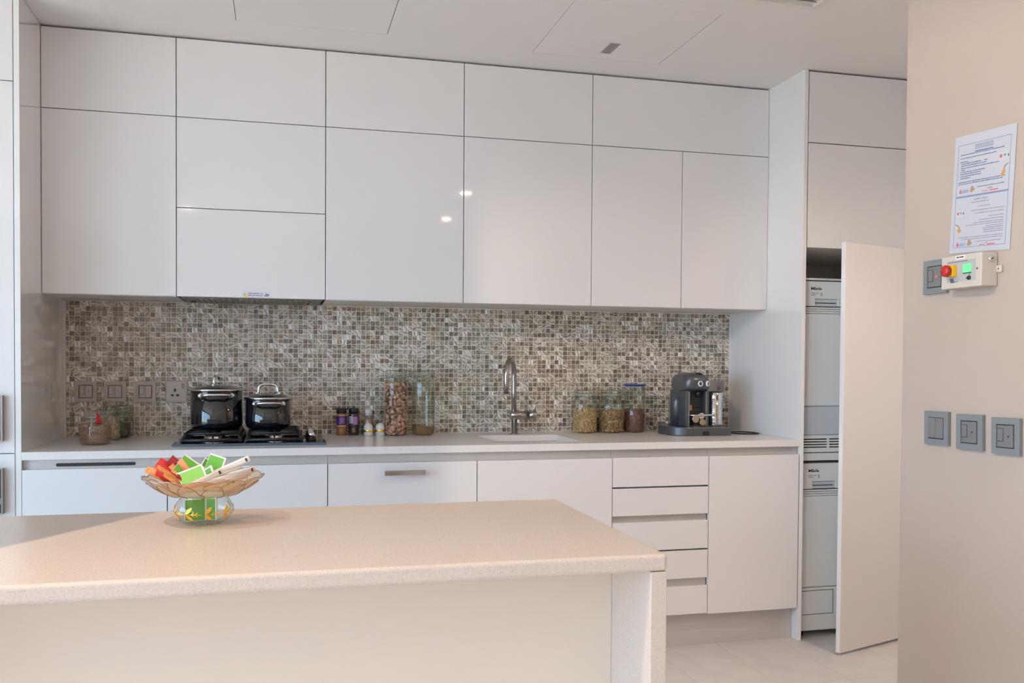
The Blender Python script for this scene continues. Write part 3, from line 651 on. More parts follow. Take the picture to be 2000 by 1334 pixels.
t = clip_jar('storage_jar', 'tall clip-top glass jar full of brown chickpeas', 0.3365, 0.565, 0.0515, 0.300, 0.0455, 'clip-top glass jars', m_glassgreen, R(0))
contents(t, 0.050, 0.236, 760, (0.0088, 0.0082, 0.0076), randmat('chickpeas', [(0.16, 0.07, 0.04), (0.30, 0.15, 0.09), (0.50, 0.28, 0.18), (0.58, 0.35, 0.24), (0.40, 0.21, 0.13)]), 3, sub=2, core=0.86)
t = clip_jar('storage_jar', 'tall clip-top glass jar almost empty, brown grounds at the bottom', 0.4645, 0.565, 0.0530, 0.300, 0.0475, 'clip-top glass jars', m_glassgreen, R(-5))
contents(t, 0.0505, 0.036, 260, (0.0022, 0.002, 0.002), randmat('brown_grounds', [(0.24, 0.115, 0.04), (0.35, 0.18, 0.07), (0.19, 0.09, 0.035)]), 4, hollow=0.012)
t = clip_jar('storage_jar', 'squat clip-top glass jar of pale yellow pasta, right of the tap', 1.2570, 0.572, 0.0600, 0.208, 0.0500, 'clip-top glass jars', m_glass, R(-150), r_foot=0.045)
contents(t, 0.0575, 0.114, 950, (0.0070, 0.0023, 0.0023), randmat('pasta', [(0.36, 0.21, 0.085), (0.52, 0.34, 0.15), (0.66, 0.46, 0.23), (0.74, 0.55, 0.31)], 0.4), 5, sub=2, hollow=0.022, core=0.93)
t = clip_jar('storage_jar', 'squat clip-top glass jar of mixed brown and tan dried pieces', 1.3945, 0.572, 0.0620, 0.207, 0.0500, 'clip-top glass jars', m_glass, R(170), r_foot=0.047)
contents(t, 0.0600, 0.104, 640, (0.0078, 0.0055, 0.003), randmat('mixed_pieces', [(0.20, 0.10, 0.045), (0.34, 0.19, 0.08), (0.55, 0.35, 0.16), (0.14, 0.085, 0.055), (0.46, 0.26, 0.11), (0.24, 0.16, 0.12)], 0.4), 6, hollow=0.016, core=0.92)
t = thing('storage_jar', 'straight glass jar of dark red beans with a flat blue lid', 'jar', (1.5145, 0.570, ZC + 0.0004)); L = dict(local=True)
MB().lathe([(0, 0.002), (0.048, 0), (0.0505, 0.003), (0.0505, 0.226), (0.048, 0.2265)], seg=48).build('glass_body', m_glass, t, **L)
contents(t, 0.0485, 0.112, 560, (0.0042, 0.003, 0.003), randmat('red_beans', [(0.13, 0.045, 0.035), (0.22, 0.085, 0.065), (0.28, 0.13, 0.10), (0.10, 0.035, 0.03)], 0.4), 7)
MB().lathe([(0, 0.2262), (0.047, 0.2262), (0.052, 0.2285), (0.0575, 0.2325), (0.0585, 0.2345), (0.056, 0.2352), (0, 0.2345)], seg=48).build('lid', mat('blue_plastic', (0.02, 0.07, 0.38), 0.35), t, **L)
# two jars at the left
t = clip_jar('storage_jar', 'clip-top glass jar of pale grain behind the copper tinted jar', -0.8760, 0.505, 0.0410, 0.142, 0.0360, 'clip-top glass jars', m_glass, R(-60))
contents(t, 0.039, 0.094, 380, (0.0045, 0.0028, 0.0024), randmat('pale_grain', [(0.55, 0.40, 0.22), (0.66, 0.52, 0.33), (0.45, 0.30, 0.15)]), 8)
t = clip_jar('storage_jar', 'clip-top glass jar with dark seeds, furthest back at the left end', -0.8490, 0.612, 0.0385, 0.142, 0.0350, 'clip-top glass jars', m_glassgreen, R(-20))
contents(t, 0.0365, 0.062, 300, (0.0045, 0.0028, 0.0024), randmat('dark_seeds', [(0.10, 0.085, 0.07), (0.25, 0.21, 0.17), (0.16, 0.13, 0.10)]), 9)
# faceted copper-tinted candle jar with a red tassel
t = thing('lidded_jar', 'small copper tinted pressed glass jar with a red tassel on its lid', 'jar', (-0.898, 0.305, ZC + 0.0004))
m_copper = glass('copper_glass', (0.94, 0.87, 0.81), 0.09, 0.08)
MB().lathe([(0, 0.002), (0.053, 0), (0.0555, 0.004), (0.0575, 0.02), (0.0585, 0.05), (0.0575, 0.074), (0.052, 0.090), (0.047, 0.0965), (0.047, 0.103)], seg=40).build('glass_body', m_copper, t, **L)
MB().lathe([(0, 0.1035), (0.048, 0.1035), (0.050, 0.107), (0.048, 0.112), (0.041, 0.118), (0.041, 0.129), (0.037, 0.132), (0, 0.132)], seg=40).build('glass_lid', glass('lid_clear', (0.92, 0.90, 0.88), 0.10, 0.05), t, **L)
mb = MB()
for k in range(12):
    a = 2 * math.pi * k / 12; c, s_ = math.cos(a), math.sin(a)
    el = [((0.0590) * math.cos(a + 0.16 * math.cos(q * math.pi / 8)), (0.0590) * math.sin(a + 0.16 * math.cos(q * math.pi / 8)), 0.053 + 0.017 * math.sin(q * math.pi / 8)) for q in range(16)]
    mb.tube(el, 0.0011, 5, closed=True)
    for z in (0.053, 0.078): mb.ball((0.0588 * math.cos(a if z < 0.06 else a + 0.262), 0.0588 * math.sin(a if z < 0.06 else a + 0.262), z), 0.0032, 1)
for z in (0.026, 0.021): mb.tube([(0.0582 * math.cos(q * math.pi / 16), 0.0582 * math.sin(q * math.pi / 16), z) for q in range(32)], 0.0009, 5, closed=True)
mb.build('pressed_pattern', mat('copper_tint', (0.40, 0.23, 0.16), 0.25, 0.3), t, **L)
mb = MB(); mb.lathe([(0, 0.004), (0.050, 0.004), (0.053, 0.018), (0.0545, 0.040), (0, 0.046)], seg=32)
mb.build('contents', noisy('copper_fill', (0.22, 0.125, 0.08), (0.38, 0.26, 0.185), 160, 0.5), t, **L)
MB().tube([(0.0, 0, 0.132), (0.004, -0.012, 0.137), (0.010, -0.028, 0.137), (0.014, -0.040, 0.132), (0.018, -0.050, 0.122)], 0.0016, 6).build('cord', m_red, t, **L)
mb = MB(); q = random.Random(3)
for k in range(26):
    a = q.uniform(0, 6.28); r_ = 0.0085 * math.sqrt(q.random())
    mb.tube([(0.017, -0.049, 0.124), (0.019 + 0.4 * r_ * math.cos(a), -0.053 + 0.4 * r_ * math.sin(a), 0.116), (0.023 + r_ * math.cos(a), -0.058 + r_ * math.sin(a), 0.098), (0.024 + 1.4 * r_ * math.cos(a), -0.060 + 1.4 * r_ * math.sin(a), 0.0865 + q.uniform(-0.001, 0.001))], [0.0024, 0.0026, 0.0026, 0.0022], 5)
mb.build('tassel', mat('red_thread', (0.42, 0.012, 0.015), 0.7), t, **L)
# spice shakers
def spice(lab, x, y, fill, label2):
    t = thing('spice_jar', lab, 'jar', (x, y, ZC + 0.0004), group='purple labelled spice jars')
    MB().lathe([(0, 0), (0.0215, 0), (0.0235, 0.003), (0.0235, 0.030), (0.0225, 0.034), (0.0235, 0.038), (0.0235, 0.094), (0.0225, 0.099), (0.019, 0.101), (0, 0.101)], seg=32).build('glass_body', fill, t, **L)
    MB().lathe([(0, 0.1012), (0.0228, 0.1012), (0.0238, 0.103), (0.0238, 0.120), (0.0225, 0.123), (0, 0.123)], seg=32).build('cap', m_black, t, **L)
    l = MB().lathe([(0.0239, 0.047), (0.0239, 0.088)], seg=32).build('label', mat('purple_label', (0.09, 0.02, 0.20), 0.35), t, **L)
    ba = math.atan2(-3.9 + 0, -0.3 - x)
    def patch(mb, a0, a1, z0, z1, r_=0.0242, n_=6):
        for k in range(n_):
            A, B_ = ba + a0 + (a1 - a0) * k / n_, ba + a0 + (a1 - a0) * (k + 1) / n_
            vs_ = [mb.bm.verts.new((r_ * math.cos(A), r_ * math.sin(A), z0)), mb.bm.verts.new((r_ * math.cos(B_), r_ * math.sin(B_), z0)), mb.bm.verts.new((r_ * math.cos(B_), r_ * math.sin(B_), z1)), mb.bm.verts.new((r_ * math.cos(A), r_ * math.sin(A), z1))]
            mb.bm.faces.new(vs_)
    if not label2:
        mb = MB()
        for k, (a, b) in enumerate(((-0.25, 0.6), (-0.4, 0.7), (-0.3, 0.55), (-0.5, 0.65))): patch(mb, a, b, 0.077 - 0.007 * k, 0.0795 - 0.007 * k)
        mb.build('label_print', mat('pale_print', (0.50, 0.40, 0.62), 0.5), l, **L)
        mb = MB(); patch(mb, -1.5, 1.5, 0.089, 0.0945, 0.0241, 14); patch(mb, -1.5, 1.5, 0.0395, 0.0465, 0.0241, 14)
        mb.build('gold_band', mat('ochre_band', (0.55, 0.30, 0.10), 0.4), l, **L)
    else:
        mb = MB(); patch(mb, -0.05, 0.85, 0.049, 0.085); mb.build('label_panel', mat('lilac_label', (0.38, 0.19, 0.33), 0.4), l, **L)
        mb = MB(); patch(mb, -0.95, -0.15, 0.055, 0.086); mb.build('barcode_panel', m_whitepaper, l, **L)
        mb = MB()
        for k in range(9): patch(mb, -0.85, -0.25, 0.057 + 0.003 * k, 0.0586 + 0.003 * k, 0.0243, 3)
        mb.build('barcode', m_blackink, l, **L)
    mb = MB(); patch(mb, -0.28, 0.28, 0.012, 0.033, 0.0238); mb.build('embossed_panel', mat('panel_' + ('b' if label2 else 'a'), (0.20, 0.13, 0.10) if label2 else (0.34, 0.17, 0.09), 0.3), t, **L)
spice('spice jar with a purple label and orange-brown spice, left of its pair', 0.0925, 0.605, mat('paprika', (0.27, 0.105, 0.045), 0.3, coat=0.6), False)
spice('spice jar with a barcode label and nearly black spice, right of its pair', 0.1485, 0.605, mat('black_pepper', (0.045, 0.026, 0.022), 0.3, coat=0.6), True)
def shaker(lab, x, y):
    t = thing('shaker', lab, 'shaker', (x, y, ZC + 0.0004), group='white shakers with a gold band')
    MB().lathe([(0, 0), (0.0195, 0), (0.0205, 0.003), (0.0205, 0.017)], seg=32).build('base', m_white, t, **L)
    MB().lathe([(0.0206, 0.017), (0.0209, 0.018), (0.0209, 0.026), (0.0206, 0.027)], seg=32).build('gold_band', mat('gold', (0.90, 0.60, 0.12), 0.2, 1.0), t, **L)
    MB().lathe([(0.0205, 0.027), (0.0205, 0.041), (0.017, 0.049), (0.009, 0.055), (0.005, 0.0575), (0, 0.058)], seg=32).build('dome', m_white, t, **L)
shaker('small white shaker with a gold band, directly in front of the salt grinder', 0.2105, 0.555)
shaker('small white shaker with a gold band, beside the tall chickpea jar', 0.2645, 0.555)
t = thing('salt_grinder', 'clear salt grinder with a white cap and pink salt, behind a white shaker', 'grinder', (0.2165, 0.612, ZC + 0.0004))
MB().lathe([(0, 0), (0.019, 0), (0.020, 0.004), (0.020, 0.082), (0.017, 0.088)], seg=28).build('glass_body', m_glass, t, **L)
MB().lathe([(0, 0.003), (0.0175, 0.003), (0.0185, 0.012), (0.0185, 0.062), (0.010, 0.070), (0, 0.071)], seg=24).build('contents', noisy('pink_salt', (0.48, 0.22, 0.16), (0.66, 0.42, 0.34), 300, 0.5), t, **L)
MB().lathe([(0, 0.088), (0.0165, 0.088), (0.0165, 0.112), (0.014, 0.118), (0, 0.1185)], seg=28).build('cap', m_white, t, **L)

# ------------------------------------------------------------------ tap
t = thing('kitchen_tap', 'brushed steel single lever kitchen tap with a tall hooked spout', 'tap', (0.8935, 0.533, ZC + 0.0003))
MB().lathe([(0, 0), (0.022, 0), (0.0225, 0.002), (0.021, 0.0035), (0.0138, 0.004), (0.0138, 0.072), (0, 0.072)], seg=32).build('base', m_steel, t, **L)
b = MB(); b.tube([(-0.0205, 0, 0.089), (-0.019, 0, 0.089), (0.068, 0, 0.089)], [0.0185, 0.0205, 0.0205], 32).build('valve_body', m_steel, t, **L)
hn = MB().tube([(0.0695, 0, 0.089), (0.104, 0, 0.089), (0.106, 0, 0.089)], [0.0205, 0.0205, 0.019], 32).build('lever_hub', m_steel, t, **L)
MB().tube([(0.097, 0, 0.106), (0.107, -0.004, 0.135), (0.113, -0.006, 0.153)], [0.0036, 0.0034, 0.003], 10).build('lever', m_steel, hn, **L)
sp = [(-0.003, 0, 0.10), (-0.003, 0, 0.20), (-0.003, 0, 0.275)]
dx, dy = -0.0400, -0.085
for k in range(1, 17):
    a = math.pi * k / 16; sp.append((-0.003 + dx * (1 - math.cos(a)), dy * (1 - math.cos(a)), 0.275 + 0.077 * math.sin(a)))
sp += [(-0.003 + 2 * dx, 2 * dy, 0.25), (-0.003 + 2 * dx, 2 * dy, 0.200)]
o = MB().tube(sp, [0.0118] * (len(sp) - 1) + [0.0118], 20).build('spout', m_steel, t, **L)
MB().tube([(-0.003 + 2 * dx, 2 * dy, 0.2002), (-0.003 + 2 * dx, 2 * dy, 0.196)], 0.0125, 20).build('aerator', mat('aerator_ring', (0.15, 0.14, 0.13), 0.4, 0.8), o, **L)

# ------------------------------------------------------------------ coffee machine
m_cm = mat('graphite_lacquer', (0.115, 0.12, 0.13), 0.30, 0.45); m_cm2 = mat('graphite_trim', (0.30, 0.31, 0.32), 0.3, 0.7)
t = thing('coffee_machine', 'dark grey domed capsule coffee machine on the worktop, right of the jars', 'coffee machine', (1.735, 0.42, ZC + 0.0004))
def rrect(x0, x1, y0, y1, rs, n_=8):
    P = []
    for (cx, cy, a0, r_) in ((x0, y0, 180, rs[0]), (x1, y0, 270, rs[1]), (x1, y1, 0, rs[2]), (x0, y1, 90, rs[3])):
        ox = cx + (r_ if cx == x0 else -r_); oy = cy + (r_ if cy == y0 else -r_)
        for k in range(n_ + 1): a = R(a0 + 90 * k / n_); P.append((ox + r_ * math.cos(a), oy + r_ * math.sin(a)))
    return P
zb0 = ZC + 0.0004
o = MB().prism(rrect(1.598, 1.893, 0.282, 0.575, (0.085, 0.012, 0.05, 0.125), 28), 'Z', zb0, zb0 + 0.040).build('base', m_cm, t)
mdf = o.modifiers.new('edge', 'BEVEL'); mdf.width = 0.004; mdf.segments = 2; mdf.limit_method = 'ANGLE'; mdf.angle_limit = R(50)
B(1.7405, 1.775, 0.2810, 0.2822, zb0 + 0.001, zb0 + 0.021).build('tray_notch', m_blackink, o)
B(1.692, 1.693, 0.2812, 0.2822, zb0 + 0.001, zb0 + 0.038).build('tray_seam', m_blackink, o)
B(1.70, 1.80, 0.292, 0.345, zb0 + 0.0402, zb0 + 0.043, bev=0.001).build('drip_tray', m_dark, t)
for k in range(7): B(1.703 + 0.0138 * k, 1.709 + 0.0138 * k, 0.294, 0.343, zb0 + 0.043, zb0 + 0.0445).build('grid_bar', m_cm2 if k == 0 else m_cm2, t)
# body with recessed front niche
b = MB(); zb1, zt1 = zb0 + 0.0402, 1.116
b.box(1.678, 1.694, 0.335, 0.515, zb1, zt1, bev=0.003); b.box(1.784, 1.798, 0.335, 0.515, zb1, zt1, bev=0.003); b.box(1.690, 1.790, 0.385, 0.515, zb1, zt1)
b.build('body', m_cm, t)
for x in (1.6945, 1.7835): B(x - 0.0035, x + 0.0035, 0.3325, 0.338, zb1, zt1 - 0.004, bev=0.001).build('front_trim', m_cm2, t)
for k in range(11): B(1.698, 1.780, 0.378, 0.3855, zb1 + 0.014 + 0.0108 * k, zb1 + 0.0195 + 0.0108 * k, bev=0.001).build('niche_rib', mat('rib_dark', (0.045, 0.042, 0.04), 0.4) if k == 0 else bpy.data.materials['rib_dark'], t)
MB().cyl((1.7505, 0.355, 1.085), (1.7505, 0.355, 1.117), 0.012, 20).build('coffee_outlet', m_black, t)
# chrome cup support with two round feet
c = MB(); c.tube([(1.695, 0.325, 1.001), (1.725, 0.312, 1.001), (1.770, 0.312, 1.001), (1.822, 0.322, 1.003)], 0.0045, 10); c.ball((1.752, 0.322, 0.997), (0.019, 0.012, 0.018), 3)
c.build('cup_support', m_chrome, t)
MB().tube([(1.7185, 0.309, 0.984), (1.7185, 0.317, 0.984)], 0.0172, 28).build('round_disc', m_chrome, t)
MB().tube([(1.756, 0.309, 0.968), (1.756, 0.330, 0.968)], 0.0145, 28).build('capsule', mat('champagne_capsule', (0.55, 0.43, 0.25), 0.3, 0.8), t)
B(1.700, 1.722, 0.355, 0.372, 1.020, 1.048, bev=0.004).build('amber_cup', mat('amber_cup', (0.50, 0.26, 0.12), 0.3), t)
# domed head: rounded box, front rounded in plan, back rounded in profile
hb = bmesh.new(); HB = MB(); HB.bm.free(); HB.bm = hb
nx, nz = 24, 16; rows = []
for i in range(nx + 1):
    u = -1 + 2 * i / nx; row = []
    for j in range(nz * 2):
        a = 2 * math.pi * j / (nz * 2); cy_, cz_ = math.cos(a), math.sin(a)
        ey = math.copysign(abs(cy_) ** 0.62, cy_); ez = math.copysign(abs(cz_) ** 0.62, cz_)
        k = (1 - abs(u) ** 2.8) ** (1 / 2.2) if abs(u) < 1 else 0.0
        k = max(k, 0.02)
        yy = 0.418 + 0.105 * ey * (0.55 + 0.45 * k); zz = 1.148 + (0.0545 * ez * (0.30 + 0.70 * k) if ez > 0 else 0.0355 * ez)
        row.append(hb.verts.new((1.7385 + 0.0675 * u, yy, zz)))
    rows.append(row)
for i in range(nx):
    for j in range(nz * 2):
        f = hb.faces.new((rows[i][j], rows[i + 1][j], rows[i + 1][(j + 1) % (nz * 2)], rows[i][(j + 1) % (nz * 2)])); f.smooth = True
hb.faces.new(rows[0]); hb.faces.new(list(reversed(rows[-1])))
hd = HB.build('head', m_cm, t)
for x, y, an in ((1.7425, 0.3125, 6), (1.7830, 0.3155, 38)):
    Mz = Matrix.Translation((x, y, 1.1505)) @ Matrix.Rotation(R(an), 4, 'Z') @ Matrix.Rotation(R(90), 4, 'X')
    k = MB().lathe([(0.0075, -0.004), (0.0075, 0.002), (0.0125, 0.003), (0.0135, 0.0), (0.0135, -0.006)], seg=28, M=Mz).build('button_ring', mat('white_ring', (0.72, 0.72, 0.73), 0.25), hd)
    MB().lathe([(0, 0.0015), (0.0076, 0.0012), (0.0076, -0.004)], seg=24, M=Mz).build('button', m_blackgl, k)
    MB().lathe([(0, 0.0021), (0.0022, 0.0021), (0.0022, 0.0010)], seg=12, M=Mz).build('button_mark', m_cm2, k)
MB().ball((1.752, 0.365, 1.1925), (0.025, 0.034, 0.0115), 3).build('capsule_lid', m_blackgl, hd)
# left water column and tank
MB().lathe([(0, 0), (0.027, 0), (0.027, 0.118), (0.022, 0.132), (0.010, 0.140), (0, 0.1415)], (1.682, 0.440, zb1), 28).build('side_column', m_cm, t)
MB().lathe([(0, 0), (0.036, 0), (0.036, 0.140), (0.033, 0.150)], (1.722, 0.545, zb1 + 0.001), 32).build('water_tank', glass('tank_glass', (0.86, 0.88, 0.88), 0.06), t)
# milk frother
t = thing('milk_frother', 'chrome ribbed milk frother jug standing on the coffee machine base', 'frother', (1.8475, 0.372, zb1 + 0.001))
MB().lathe([(0, 0), (0.0345, 0), (0.0355, 0.003), (0.0355, 0.108), (0.0335, 0.110), (0.0335, 0.112), (0.0355, 0.115), (0.0365, 0.158), (0.034, 0.160), (0, 0.160)], seg=40).build('jug', m_chrome, t, **L)
for k in range(11): MB().lathe([(0.0345, 0.006 + 0.0092 * k), (0.0372, 0.0075 + 0.0092 * k), (0.0372, 0.0105 + 0.0092 * k), (0.0345, 0.012 + 0.0092 * k)], seg=40).build('rib', m_chrome, t, **L)
MB().prism([(0.030, 0.128), (0.047, 0.157), (0.047, 0.160), (0.030, 0.160)], 'Y', -0.010, 0.010).build('spout', m_chrome, t, **L)
MB().tube([(-0.030, -0.012, 0.150), (-0.043, -0.016, 0.140), (-0.044, -0.016, 0.05), (-0.034, -0.012, 0.014)], 0.0075, 10).build('handle', m_black, t, **L)
MB().lathe([(0, 0.160), (0.033, 0.160), (0.033, 0.164), (0, 0.166)], seg=32).build('lid', m_black, t, **L)
# power cord
def bez(pts, n_=10):
    out = []; P = [Vector(p) for p in pts]; P = [2 * P[0] - P[1]] + P + [2 * P[-1] - P[-2]]
    for i in range(1, len(P) - 2):
        for k in range(n_):
            s_ = k / n_; a, b_, c_, d_ = P[i - 1], P[i], P[i + 1], P[i + 2]
            out.append(0.5 * ((2 * b_) + (-a + c_) * s_ + (2 * a - 5 * b_ + 4 * c_ - d_) * s_ * s_ + (-a + 3 * b_ - 3 * c_ + d_) * s_ ** 3))
    out.append(P[-2]); return out
zc_ = ZC + 0.0038
t = MB().tube(bez([(1.850, 0.590, 0.945), (1.893, 0.62, 0.955), (1.930, 0.60, 0.938), (1.945, 0.56, 0.915), (1.975, 0.47, zc_), (2.020, 0.43, zc_ + 0.002), (2.058, 0.385, zc_ + 0.001), (2.062, 0.335, zc_), (2.030, 0.315, zc_), (1.985, 0.33, zc_), (1.945, 0.38, zc_), (1.905, 0.45, zc_), (1.904, 0.52, zc_)]), 0.0034, 8).build('power_cord', m_black)
tag(t, 'black power cord looped on the worktop beside the coffee machine', 'cord')

# ------------------------------------------------------------------ switch plates
def plate(name, lab, cat, u0, u1, z0, z1, surf, face, style, grp, mp, mr, tilt=0.0):
    """face 'Y': on the back wall, facing the room. face 'X': on the right wall, u runs towards the camera."""
    uc, zc2 = (u0 + u1) / 2, (z0 + z1) / 2; w_, h_ = abs(u1 - u0), z1 - z0
    if face == 'Y': Mt = Matrix.Translation((uc, surf, zc2)); t = thing(name, lab, cat, (uc, surf, zc2), group=grp)
    else: Mt = Matrix.Translation((surf, uc, zc2)) @ Matrix.Rotation(R(-90), 4, 'Z') @ Matrix.Rotation(tilt, 4, 'Y'); t = thing(name, lab, cat, (surf, uc, zc2), group=grp)
    def bx(n_, m_, x0, x1, za, zb, y0, y1, p_, bev=0.0008): return MB().box(x0, x1, y0, y1, za, zb, bev=bev, seg=1, M=Mt).build(n_, m_, p_)
    hw, hh = w_ / 2, h_ / 2; iw, ih = hw * 0.64, hh * 0.65
    if style == 'socket':
        bx('plate', mp, -hw, hw, -hh, hh, -0.008, -0.0005, t, 0.0015); f = bx('face', mr, -hw * 0.86, hw * 0.86, -hh * 0.87, hh * 0.87, -0.0092, -0.008, t)
        for x0, x1, za, zb in ((-0.0045, 0.0045, -0.001, 0.013), (-0.017, -0.005, -0.0215, -0.0125), (0.005, 0.017, -0.0215, -0.0125)): bx('socket_hole', m_dark, x0 - 0.006, x1 - 0.006, za, zb, -0.0094, -0.0091, f, 0)
        sw_ = bx('switch', mat('socket_switch', (0.34, 0.28, 0.25), 0.4), hw * 0.45, hw * 0.74, hh * 0.28, hh * 0.72, -0.0105, -0.0092, f)
        bx('switch_mark', mat('switch_mark', (0.55, 0.16, 0.12), 0.4), hw * 0.5, hw * 0.7, hh * 0.6, hh * 0.67, -0.0107, -0.0104, sw_, 0)
        return t
    MB().holed(-hw, hw, -hh, hh, -0.0095, -0.0005, [(-iw, iw, -ih, ih)], axis='Y').xf(Mt).build('plate', mp, t)
    bx('recess', m_dark, -iw, iw, -ih, ih, -0.003, -0.001, t, 0)
    g_ = 0.0028 if face == 'Y' else 0.0022
    if style == 'twin':
        for a, b_ in ((-iw + 0.0008, -0.0006), (0.0006, iw - 0.0012)): bx('rocker', mr, a, b_, -ih + 0.0025, ih - 0.0012, -0.0125, -0.003, t)
    else:
        bx('blank', mr, -iw + g_, -0.0006, -ih + g_, ih - g_, -0.0098, -0.003, t)
        h = bx('fuse_holder', mr, -iw * 0.82, -iw * 0.22, -ih * 0.42, ih * 0.62, -0.0112, -0.0098, t)
        MB().holed(-iw * 0.82 - 0.0012, -iw * 0.22 + 0.0012, -ih * 0.42 - 0.0012, ih * 0.62 + 0.0012, -0.0101, -0.0099, [(-iw * 0.82, -iw * 0.22, -ih * 0.42, ih * 0.62)], axis='Y').xf(Mt).build('holder_joint', m_dark, h)
        rk = bx('rocker', mr, 0.0006, iw - g_, -ih + g_, ih - g_, -0.0125, -0.003, t)
        if style == 'lit': MB().box(iw * 0.28, iw * 0.42, -0.0129, -0.0124, -0.003, 0.003, M=Mt).build('indicator', mat('red_neon', (0.8, 0.05, 0.05), 0.4, emis=(1, 0.06, 0.05), es=2.5), rk)
        else: MB().box(iw * 0.40, iw * 0.53, -0.0128, -0.0124, -0.0022, 0.0022, M=Mt).build('indicator', m_dark, rk)
    return t
ys = YB - 0.0025
names = ['beige fused switch plate on the mosaic, nearest the left end panel', 'beige fused switch plate on the mosaic, above the small glass jars', 'beige fused switch plate on the mosaic, beside the three-pin socket']
for (a, b, c, d), lab in zip(plates[:3], names): plate('switch_plate', lab, 'switch', a, b, c, d, ys, 'Y', 'fused', 'switch plates on the mosaic', m_plate2, m_rock2)
plate('wall_socket', 'beige three-pin wall socket on the mosaic, left of the large pot', 'socket', *plates[3], ys, 'Y', 'socket', None, m_plate2, mat('socket_face', (0.56, 0.49, 0.45), 0.35))
m_sock2 = mat('grey_socket', (0.30, 0.29, 0.28), 0.4)
t = thing('wall_socket', 'grey wall socket with a red-marked switch behind the coffee machine', 'socket', (2.0, ys, 1.112))
B(1.955, 2.048, ys - 0.009, ys - 0.0005, 1.072, 1.160, bev=0.003).build('plate', m_sock2, t)
s = B(2.008, 2.022, ys - 0.0115, ys - 0.009, 1.110, 1.132, bev=0.001).build('switch', mat('sock_switch', (0.16, 0.14, 0.14), 0.4), t); B(2.009, 2.021, ys - 0.0119, ys - 0.0114, 1.1245, 1.1325).build('switch_mark', mat('pink_mark', (0.62, 0.14, 0.20), 0.4), s)
XW = 1.49 - 0.0003
sw = [(-1.5655, -1.6545, 1.0352, 1.1225, 'twin', 'grey double rocker switch on the right wall, first of three from the wall end', -0.012), (-1.6835, -1.7735, 1.0330, 1.1210, 'fused', 'grey fused switch on the right wall, middle one of three in a row', -0.02),
      (-1.8025, -1.8895, 1.0325, 1.1195, 'fused', 'grey fused switch on the right wall, nearest the camera of three in a row', -0.02)]
for a, b, c, d, st, lab, tl in sw: plate('switch_plate', lab, 'switch', a, b, c, d, XW, 'X', st, 'grey switches on the right wall', m_plate, m_rock, tl)
plate('switch_plate', 'grey fused switch with a red light, partly behind the gas alarm box', 'switch', -1.5515, -1.6395, 1.4315, 1.5195, XW, 'X', 'lit', None, m_plate, m_rock, 0.0)

# ------------------------------------------------------------------ gas alarm box
# local frame of things on the right wall: x towards the camera, y into the wall, z up
Mw = lambda y, z: Matrix.Translation((XW, y, z)) @ Matrix.Rotation(R(-90), 4, 'Z')
GY, GZ = -1.735, 1.4755; Mg = Mw(GY, GZ); hw, hh, dp = 0.0685, 0.0405, 0.047
t = thing('gas_alarm_box', 'cream gas alarm box with a red emergency button and green display', 'control box', (XW, GY, GZ))
G = lambda: MB()
G().box(-hw, hw, -dp, -0.0005, -hh, hh, bev=0.002, M=Mg).build('casing', mat('cream_plastic', (0.56, 0.50, 0.435), 0.4), t)
pn = G().box(-hw * 0.70, hw * 0.72, -dp - 0.0005, -dp + 0.0002, -hh * 0.62, hh * 0.66, M=Mg).build('control_panel', mat('grey_panel', (0.42, 0.42, 0.41), 0.4), t)
G().box(-hw * 0.62, hw * 0.34, -dp - 0.0008, -dp - 0.0003, hh * 0.56, hh * 0.64, M=Mg).build('print_line', m_inkgrey, pn)
G().box(-0.018, 0.014, -dp - 0.0007, -dp + 0.0001, hh * 0.74, hh * 0.97, M=Mg).build('sticker', m_whitepaper, t)
mb = G()
for x0, x1 in ((-0.0145, -0.006), (-0.004, 0.002), (0.003, 0.0095)): mb.box(x0, x1, -dp - 0.0011, -dp - 0.0007, hh * 0.82, hh * 0.90, M=Mg)
mb.build('sticker_print', m_blackink, t)
g_ = G().box(-0.0385, -0.0125, -dp - 0.014, -dp, -0.012, 0.016, bev=0.002, M=Mg).build('yellow_base', mat('yellow_plastic', (0.80, 0.46, 0.01), 0.4), pn)
Mb = Mg @ Matrix.Translation((-0.0265, -dp - 0.014, 0.002)) @ Matrix.Rotation(R(90), 4, 'X')
G().lathe([(0, 0.016), (0.011, 0.015), (0.0145, 0.011), (0.0145, 0.004), (0.009, 0.002), (0.008, -0.001)], seg=32, M=Mb).build('emergency_button', mat('red_plastic', (0.42, 0.012, 0.012), 0.35), pn)
G().box(0.008, 0.036, -dp - 0.0016, -dp, -0.0045, 0.0165, M=Mg).build('display', mat('lit_display', (0.1, 0.5, 0.2), 0.3, emis=(0.16, 0.95, 0.30), es=0.85), pn)
G().box(0.008, 0.036, -dp - 0.0012, -dp, -0.0072, -0.0047, M=Mg).build('display_lip', mat('dark_green', (0.02, 0.12, 0.06), 0.4), pn)
Mk = Mg @ Matrix.Translation((0.030, -dp - 0.0004, -0.0185)) @ Matrix.Rotation(R(90), 4, 'X')
G().lathe([(0, 0.004), (0.0048, 0.004), (0.0054, 0.0)], seg=20, M=Mk).box(-0.009, 0, -0.0008, 0.0008, 0.0005, 0.003, M=Mk).box(-0.0005, 0.0005, 0, 0.012, 0.0, 0.0006, M=Mk).build('key_switch', m_black, pn)
mb = G()
for k in range(4): mb.box(-0.037 + 0.001 * (3 - k), -0.0245 + 0.001 * (3 - k), -dp - 0.0010, -dp - 0.0005, -0.0265 + 0.0028 * k, -0.0245 + 0.0028 * k, M=Mg)
mb.box(-0.024, -0.009, -dp - 0.0009, -dp - 0.0005, -0.0255, -0.0245, M=Mg)
mb.build('maker_print', m_blackink, pn)
